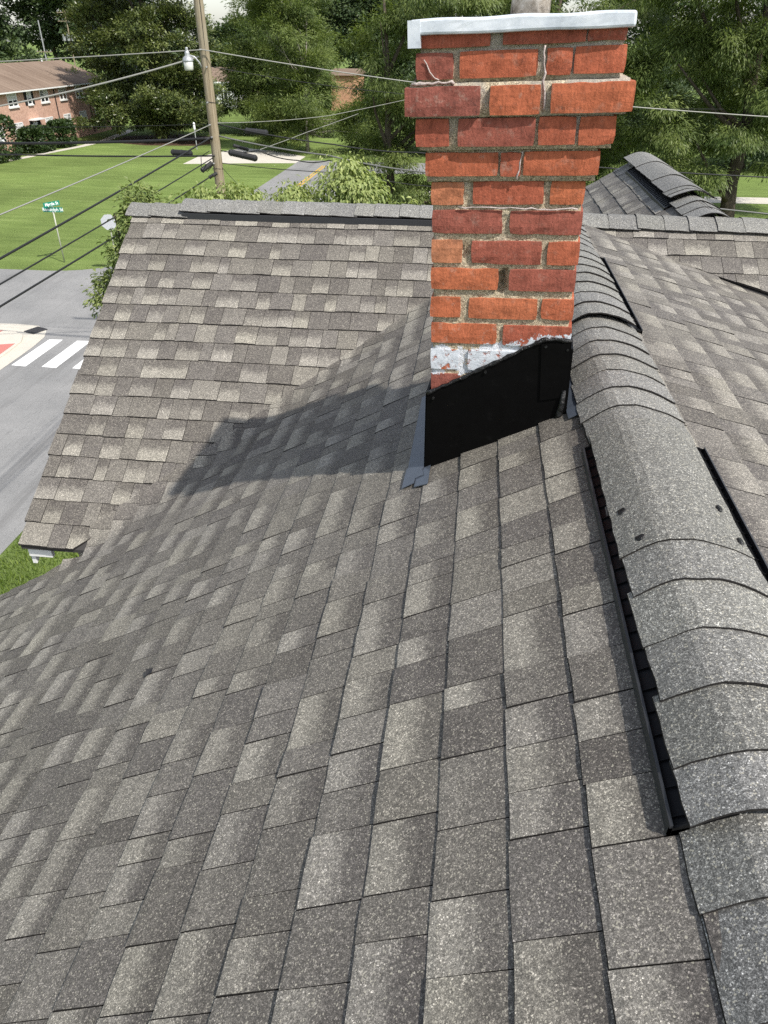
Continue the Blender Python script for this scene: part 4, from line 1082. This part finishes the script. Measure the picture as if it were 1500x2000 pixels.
for y in (79.0, 99.2):
    mb = MB(); mb.tube([(-5.2, y - 84, 7.8), (-5.2, y - 84, 8.15)], .09, 8); mb.build("vent_pipe", M_WHITE, rf)
def window(y0, y1, z0, z1, panes=2, shutters=False, blind=.5):
    wn = lb(None, "window", -.05, .03, y0, y1, z0, z1, ab, M_GLASS)
    mb = MB(); yy0, yy1 = y0 - 84, y1 - 84
    fw_ = .09
    mb.box(.005, .075, yy0 - .02, yy0 + fw_, z0, z1); mb.box(.005, .075, yy1 - fw_, yy1 + .02, z0, z1); mb.box(.005, .073, yy0 + fw_, yy1 - fw_, z1 - .09, z1 + .02); mb.box(.005, .073, yy0 + fw_, yy1 - fw_, z0, z0 + .08)
    for k in range(1, panes):
        c = yy0 + (yy1 - yy0) * k / panes; mb.box(.005, .071, c - .08, c + .08, z0 + .08, z1 - .09)
    mb.build("frame", M_WHITE, wn)
    zm = (z0 + z1) / 2
    for k in range(panes):
        a_ = yy0 + (yy1 - yy0) * k / panes + .09; b_ = yy0 + (yy1 - yy0) * (k + 1) / panes - .09
        mb = MB(); mb.box(.031, .060, a_, b_, zm - .035, zm + .035)
        for j in range(1, 3):
            c = a_ + (b_ - a_) * j / 3; mb.box(.031, .050, c - .016, c + .016, zm + .035, z1 - .09)
        mb.box(.031, .048, a_, b_, (zm + z1) / 2 - .02, (zm + z1) / 2 + .012)
        mb.build("sash", M_WHITE, wn)
        if blind > 0 and rnd.random() < blind:
            mb = MB(); mb.box(.0305, .034, a_ + .01, b_ - .01, zm + .04, z1 - .10); mb.build("blind", M_BLIND, wn)
    mb = MB(); mb.box(.0, .16, yy0 - .08, yy1 + .08, z0 - .13, z0 - .003); mb.build("sill", M_WHITE, wn)
    if shutters:
        for c0, c1 in ((yy0 - .50, yy0 - .04), (yy1 + .04, yy1 + .50)):
            mb = MB(); mb.box(.005, .06, c0, c1, z0 - .05, z1 + .02)
            for q in range(6): mb.box(.061, .072, c0 + .05, c1 - .05, z0 + .08 + q * .2, z0 + .18 + q * .2)
            mb.build("shutter", M_SHUT, wn)
for (y0, y1, n_, sh_) in [(73.6, 75.3, 2, 0), (77.2, 78.9, 2, 0), (81.0, 82.8, 2, 0), (84.8, 85.7, 1, 1), (87.6, 89.3, 2, 0), (91.9, 93.5, 2, 0), (95.9, 97.6, 2, 0), (100, 101.6, 2, 0)]:
    window(y0, y1, 4.22, 5.42, n_, sh_)
    if not sh_: window(y0, y1, 1.42, 2.72, n_, 0, .9)
dr = lb(None, "door", .0, .06, 84.8, 85.8, .25, 2.5, ab, M_SIGNW)
mb = MB(); mb.box(.005, .09, 84.25 - 84, 84.78 - 84, .25, 2.7); mb.build("shutter", M_SHUT, dr)
mb = MB(); mb.box(.005, .09, 85.82 - 84, 86.35 - 84, .25, 2.7); mb.build("shutter", M_SHUT, dr)
mb = MB(); mb.box(.0, .7, 84.2 - 84, 86.4 - 84, 2.72, 2.85); mb.build("hood", M_WHITE, dr)
for y in (90.75, 99.0):
    mb = MB(); mb.tube([(.08, y - 84, 5.5), (.08, y - 84, .2)], .055, 6); mb.build("downspout", M_SHUT, ab)
def simple_building(name, label, x0, x1, y0, y1, h, ridge, wm, rm, wins):
    r = empty(name, ((x0 + x1) / 2, (y0 + y1) / 2, 0)); tag(r, label, "building")
    hx, hy = (x1 - x0) / 2, (y1 - y0) / 2
    mb = MB(); mb.box(-hx, hx, -hy, hy, 0, h); mb.build("wall", wm, r)
    mb = MB(); e = .4
    mb.add([(-hx - e, -hy - e, h), (hx + e, -hy - e, h), (hx + e, hy + e, h), (-hx - e, hy + e, h), (-hx - e, 0, ridge), (hx + e, 0, ridge)], [(0, 1, 5, 4), (2, 3, 4, 5), (0, 4, 3), (1, 2, 5), (3, 2, 1, 0)])
    mb.build("roof", rm, r)
    for (cx, z0, z1_) in wins:
        mb = MB(); mb.box(cx - .5, cx + .5, -hy - .02, -hy + .1, z0, z1_); wn = mb.build("window", M_GLASS, r)
        mb = MB(); mb.box(cx - .6, cx - .5, -hy - .05, -hy + .05, z0 - .1, z1_ + .1); mb.box(cx + .5, cx + .6, -hy - .05, -hy + .05, z0 - .1, z1_ + .1); mb.box(cx - .5, cx + .5, -hy - .048, -hy + .05, z1_, z1_ + .1); mb.box(cx - .5, cx + .5, -hy - .048, -hy + .05, z0 - .1, z0)
        mb.build("frame", M_WHITE, wn)
    return r
simple_building("brick_building", "sunlit orange brick wall glimpsed between the trees left of the chimney", -25.4, -21.5, 138, 150, 5.1, 5.9, M_BFAR2, M_RFAR, [])
wh = simple_building("white_house", "small white house glimpsed through leaves just right of the utility pole", -49, -42.3, 139, 148, 4.0, 6.0, M_SIGNW, M_RFAR, [(-2, 1.2, 2.6), (1.5, 1.2, 2.6)])
mb = MB()
for k in range(9): mb.box(-3.3 + k * .8, -3.2 + k * .8, -5.2, -5.1, 1.2, 3.8)
mb.box(-3.4, 3.4, -5.3, -4.45, 3.8, 4.0); mb.build("porch", M_SIGNW, wh)

# ================================================================== UTILITY POLE, CABLES AND SIGNS
PX, PY = -8.08, 24.0
up = empty("utility_pole", (PX, PY, 0)); tag(up, "weathered wooden utility pole with cables, standing behind the left roof ridge", "utility pole")
mb = MB(); mb.tube([(0, 0, -.2), (0, 0, 3), (.02, 0, 6), (.01, 0, 9), (-.02, 0, 11.5), (-.02, 0, 13.4)], [.175, .165, .153, .142, .134, .128], 16); mb.build("shaft", M_POLE, up, smooth=True)
mb = MB(); mb.box(-1.2, 1.2, -.20, -.09, 12.55, 12.68); mb.build("crossarm", M_POLE, up)
for x in (-1.1, -.45, .45, 1.1):
    mb = MB(); mb.tube([(x, -.145, 12.68), (x, -.145, 12.74), (x, -.145, 12.82), (x, -.145, 12.86)], [.03, .05, .045, .02], 10); mb.build("insulator", M_GALV, up)
for (z, a_) in ((10.17, -1), (9.75, 1), (8.85, -.4), (8.26, -.6), (7.93, -.3), (7.2, -1)):
    mb = MB(); mb.tube([(a_ * .05, -.13, z), (a_ * .08, -.21, z)], .022, 8); mb.tube([(a_ * .05, .12, z), (a_ * .05, .19, z)], .02, 6); mb.build("bolt", M_GALV, up)
mb = MB(); mb.tube([(.09, -.125, 0), (.085, -.12, 6), (.07, -.115, 9), (.05, -.11, 12)], .010, 5); mb.build("ground_wire", M_CABLE, up)
mb = MB(); 
for z in (8.85, 7.05): mb.tube([(-.16, -.05, z - .02), (-.05, -.165, z + .02), (.1, -.13, z), (.17, -.02, z - .02)], .008, 5)
mb.build("strap", M_CABLE, up)
# yard light on a curved arm
yl = empty("yard_light", (PX, PY, 0)); tag(yl, "grey yard light with photocell on curved arm, left side of the utility pole", "light")
mb = MB(); mb.tube([(-.10, -.10, 9.72), (-.14, -.16, 9.86), (-.25, -.22, 10.0), (-.40, -.25, 10.04)], .022, 8); mb.build("arm", M_GALV, yl, smooth=True)
mb = MB(); mb.tube([(-.44, -.25, 9.90), (-.44, -.25, 9.93), (-.44, -.25, 9.98), (-.44, -.25, 10.02), (-.44, -.25, 10.10), (-.44, -.25, 10.14)], [.155, .150, .13, .075, .07, .05], 16); mb.build("housing", M_GALV, yl)
mb = MB(); mb.tube([(-.44, -.25, 9.66), (-.44, -.25, 9.70), (-.44, -.25, 9.899)], [.11, .128, .135], 16); mb.build("lens", M_LENS, yl, smooth=True)
mb = MB(); mb.tube([(-.44, -.25, 10.14), (-.44, -.25, 10.21), (-.44, -.25, 10.23)], [.04, .04, .03], 10); mb.build("photocell", M_GALV, yl)
def pt(px_, py_, y):
    v = _r * ((px_ - 750) / 1416) + _d * ((py_ - 1000) / 1416) + _f; v = v * (y / v.y); return (v.x, v.y, v.z + ZC)
def cable(name, label, pts, r, m, sag=0.0, cat="cable", twist=0, n=18):
    """pts: list of 3-D points; straight spans sag like a chain"""
    mb = MB(); path = []
    for a_, b_ in zip(pts[:-1], pts[1:]):
        a_, b_ = Vector(a_), Vector(b_)
        for i in range(n + (b_ == Vector(pts[-1]))):
            t = i / n; q = a_.lerp(b_, t); q.z -= sag * 4 * t * (1 - t); path.append(q)
    o0 = path[0].copy(); mb.tube([q - o0 for q in path], r, 6)
    o = mb.build(name, m, None, smooth=True, loc=o0); return tag(o, label, cat, "overhead cables")
# along the side street, past the pole, out of both sides of the picture
cable("overhead_cable", "upper pale wire from left edge past the pole top to behind the chimney", [(-34, 24.6, 9.2), (PX + .02, PY - .21, 10.17), (4.6, 24.6, 8.80), (22, 25.5, 8.2)], .016, M_WIRE, .12)
cable("overhead_cable", "thick twisted pale service cable slanting down left from the yard light", [(PX - .15, PY - .1, 10.0), (-13.4, 23.2, 8.88), (-26, 21, 7.0)], .026, M_WIRE, .05)
cable("overhead_cable", "thin dark wire sloping right from below the pole's top wire", [(PX + .1, PY + .1, 9.75), (-1.6, 30, 8.7), (10, 36, 8.0)], .010, M_CABLE, .10)
cable("overhead_cable", "heavy black cable running level left of the pole above the lawn", [(-40, 24.5, 7.55), (-14.6, 24.2, 7.62), (PX, PY - .15, 7.90)], .042, M_CABLE, .03)
cable("overhead_cable", "black cable left of the pole carrying the long splice case", [(-40, 24.6, 7.1), (-14.6, 24.3, 7.28), (PX, PY - .15, 7.42)], .026, M_CABLE, .03)
cable("overhead_cable", "thin grey wire crossing the flowering evergreen left of the pole", [(-40, 25, 8.0), (-14.5, 24.5, 8.05), (PX, PY + .15, 8.26)], .008, M_CABLE, .02)
# along the main street towards the viewer, left of the house
def fwd(x1, z0, x12, z12, ext=2.6):
    a_ = Vector((PX + x1, PY, z0)); b_ = Vector((x12, 12.0, z12)); return [a_, b_, b_ + (b_ - a_) * ext]
cable("overhead_cable", "uppermost of the four wires slanting down to the left edge from the pole", fwd(-.05, 8.26, -7.95, 7.97), .012, M_WIRE, .02)
cable("overhead_cable", "thick twisted wire second from top slanting to the left edge over the lawn", fwd(-.05, 7.93, -8.11, 7.27), .021, M_CABLE, .02)
cable("overhead_cable", "third black cable from top slanting to the left edge over the sign post", fwd(-.10, 7.35, -8.22, 6.84), .015, M_CABLE, .02)
cable("overhead_cable", "lowest black cable slanting to the left edge over the road", fwd(-.05, 6.92, -8.34, 6.44), .019, M_CABLE, .02)
# to the right of the pole
cable("overhead_cable", "pale wire rising right from the pole into the trees", [(PX + .15, PY, 8.30), (-5.6, 30, 8.05), (0, 44, 8.6)], .010, M_WIRE, .05)
cable("overhead_cable", "black cable right of the pole passing behind the upper chimney", [(PX + .15, PY, 8.27), (-4.4, 24.2, 7.75), (-1.9, 24.4, 7.55), (8, 25, 7.0), (22, 26, 6.6)], .020, M_CABLE, .05)
cable("overhead_cable", "pale-topped heavy cable right of the pole passing behind the middle chimney", [(PX + .15, PY, 7.95), (-4.6, 24.2, 7.45), (-1.8, 24.4, 7.02), (9, 25, 5.95), (22, 26, 5.2)], .024, M_WIRED, .05)
cable("overhead_cable", "thin black wire lowest on the right side behind the chimney", [(PX + .15, PY, 7.2), (-4.0, 25, 6.85), (-1.6, 25.4, 6.45), (9, 27, 5.3), (22, 29, 4.6)], .012, M_CABLE, .05)
cable("overhead_cable", "loose cable swinging right of the pole below the upper splice case", [(PX + .15, PY, 7.55), (-6.8, 24.2, 7.55), (-5.6, 24.3, 7.28), (-4.6, 24.3, 7.30), (-3.3, 24.4, 7.25)], .016, M_CABLE, .06)
cable("overhead_cable", "straight pale stay wire crossing upward right over the dark trees", [pt(508, 292, 26), pt(600, 258, 29), pt(700, 222, 33)], .009, M_WIRE, .01)
cable("overhead_cable", "thin wire dropping right from the pole across the street", [(PX + .12, PY, 7.1), (-5.6, 22, 5.6), (-3.0, 20, 4.2)], .007, M_CABLE, .01)
cable("cable_loop", "small black cable loop hanging at the left side of the pole", [(PX - .15, PY - .15, 7.55), (PX - .42, PY - .2, 7.40), (PX - .45, PY - .2, 7.12), (PX - .28, PY - .2, 6.98), (PX - .12, PY - .18, 7.12)], .012, M_CABLE, 0, "cable", n=5)
def splice(label, a_, b_, r):
    r = r * .72
    a_, b_ = Vector(a_), Vector(b_); root = empty("splice_case", a_); tag(root, label, "splice case", "black splice cases on the cables")
    d = b_ - a_; mb = MB(); mb.tube([d * 0, d * .03, d * .06, d * .94, d * .97, d], [r * .45, r * .8, r, r, r * .8, r * .45], 12); mb.build("body", M_CABLE, root)
    mb = MB(); u = d.normalized()
    for t in (.10, .5, .90): mb.tube([d * t - u * .012, d * t + u * .012], r * 1.10, 12)
    mb.build("clamp_band", M_VENT, root); return root
splice("long black splice case on the cable left of the pole over the lawn", pt(334, 297, 24.0), pt(376, 300, 24.0), .115)
splice("short tilted splice case hanging below left of the pole", pt(393, 334, 23.4), pt(415, 318, 23.7), .10)
splice("large black splice case right of the pole above the pale driveway", pt(446, 297, 24.1), pt(503, 310, 24.2), .13)
splice("black splice case high on the right over the dark thicket", pt(478, 255, 24.2), pt(524, 260, 24.3), .115)
splice("slim splice case just above the large one right of the pole", pt(455, 284, 24.5), pt(486, 293, 24.6), .07)
splice("small clamp case against the left side of the pole", pt(408, 347, 23.6), pt(424, 338, 23.8), .07)
# street name sign
sg = empty("street_sign", (-22.4, 38.75, 0)); tag(sg, "thin post with two green street name blades on the lawn corner", "street sign")
mb = MB(); mb.tube([(0, 0, 0), (.0, 0, 1.5), (.02, 0, 2.62)], .038, 8); mb.build("post", M_POST, sg, smooth=True)
LETTERS = []
def blade(name, txt, rotz, z, ln, hgt):
    r = math.radians(rotz); mb = MB(); mb.box(-ln / 2, ln / 2, -.008, .008, -hgt / 2, hgt / 2); b_ = mb.build(name, M_GREEN, sg); b_.location = (.02, 0, z); b_.rotation_euler = (0, 0, r)
    for side in (0, 1):
        cu = bpy.data.curves.new("lettering", 'FONT'); cu.body = txt; cu.size = hgt * .92; cu.align_x = 'CENTER'; cu.align_y = 'CENTER'; cu.extrude = .001; cu.offset = .004
        cu.materials.append(M_SIGNW); f_ = link(bpy.data.objects.new("lettering", cu), b_)
        f_.location = (0, -.0105 if side == 0 else .0105, 0); f_.rotation_euler = (math.pi / 2, 0, 0 if side == 0 else math.pi)
        LETTERS.append(f_)
    return b_
blade("name_blade", "Randolph St", 4, 2.74, 1.06, .25)
blade("name_blade", "Myrtle St", 62, 3.02, .95, .23)
mb = MB(); mb.box(-.03, .07, -.03, .03, 2.58, 2.64); mb.box(-.02, .06, -.02, .02, 2.86, 2.91); mb.build("bracket", M_GALV, sg)
# stop sign seen from behind
ss = empty("stop_sign", (-18.6, 37.2, 0)); tag(ss, "back of an octagonal stop sign half hidden by the sapling", "stop sign")
mb = MB(); mb.tube([(0, .03, 0), (0, .03, 2.9)], .032, 8); mb.build("post", M_POST, ss)
R8 = .40
poly = [(R8 * math.cos(math.radians(22.5 + 45 * k)), R8 * math.sin(math.radians(22.5 + 45 * k))) for k in range(8)]
V = [(x, -.012, 2.52 + z) for x, z in poly] + [(x, -.006, 2.52 + z) for x, z in poly]
o = mesh_obj("plate", V, [tuple(range(8)), tuple(reversed(range(8, 16)))] + [(i, 8 + i, 8 + (i + 1) % 8, (i + 1) % 8) for i in range(8)], M_SIGNB, ss); o.rotation_euler.z = math.radians(22)
mp_ = empty("marker_post", pt(385, 293, 86)[:2] + (0,)); tag(mp_, "thin grey post with white top standing on the lawn just left of the pole", "post")
mb = MB(); mb.tube([(0, 0, 0), (0, 0, 1.9)], .06, 8); mb.build("post", M_GALV, mp_)
mb = MB(); mb.tube([(0, 0, 1.9), (0, 0, 2.0), (0, 0, 2.55), (0, 0, 2.65)], [.07, .12, .12, .05], 10); mb.build("top", M_SIGNW, mp_)
# far utility poles over the brown roof
for (x, y, h, lbl, tr_) in [(-81.0, 150, 12.8, "slim leaning far pole over the brown roof ridge", 0), (-75.6, 150, 14.2, "far pole with crossarms and grey transformers above the brown roof", 1)]:
    fp = empty("distant_pole", (x, y, 0)); tag(fp, lbl, "utility pole", "distant utility poles")
    mb = MB(); mb.tube([(0, 0, 0), (0, 0, h)], [.17, .12], 8); mb.build("shaft", M_GALV if not tr_ else M_POLE, fp)
    for z in ((7.9,) if not tr_ else (h - .3, h - 1.6)):
        mb = MB(); mb.box(-1.5, 1.5, -.25, -.13, z, z + .14); mb.build("crossarm", M_POLE, fp)
        for q in (-1.3, -.6, .6, 1.3):
            mb = MB(); mb.tube([(q, -.19, z + .14), (q, -.19, z + .4)], .06, 6); mb.build("insulator", M_GALV, fp)
    if tr_:
        for q in (-.8, 0, .8):
            mb = MB(); mb.tube([(q, -.5, h - 4.6), (q, -.5, h - 4.5), (q, -.5, h - 3.6), (q, -.5, h - 3.5)], [.15, .28, .28, .15], 10); mb.build("transformer", M_GALV, fp)

# lettering as real mesh
dg = bpy.context.evaluated_depsgraph_get()
for f_ in LETTERS:
    me = bpy.data.meshes.new_from_object(f_.evaluated_get(dg)); par, mtx = f_.parent, f_.matrix_local.copy()
    o = link(bpy.data.objects.new("lettering", me), par); o.matrix_local = mtx
    bpy.data.objects.remove(f_, do_unlink=True)


def z1o(x): return z1(x) + .016
lf = mesh_obj("fallen_leaf", [(-.006, -.020, 0), (.012, -.004, .006), (.006, .020, .002), (-.012, .006, .008), (0, 0, .003)], [(0, 1, 4), (1, 2, 4), (2, 3, 4), (3, 0, 4)], M_CABLE, None, loc=(-.98, 1.627, z1o(-.98)))
tag(lf, "small dark dry leaf lying on the main roof slope left of centre", "leaf")
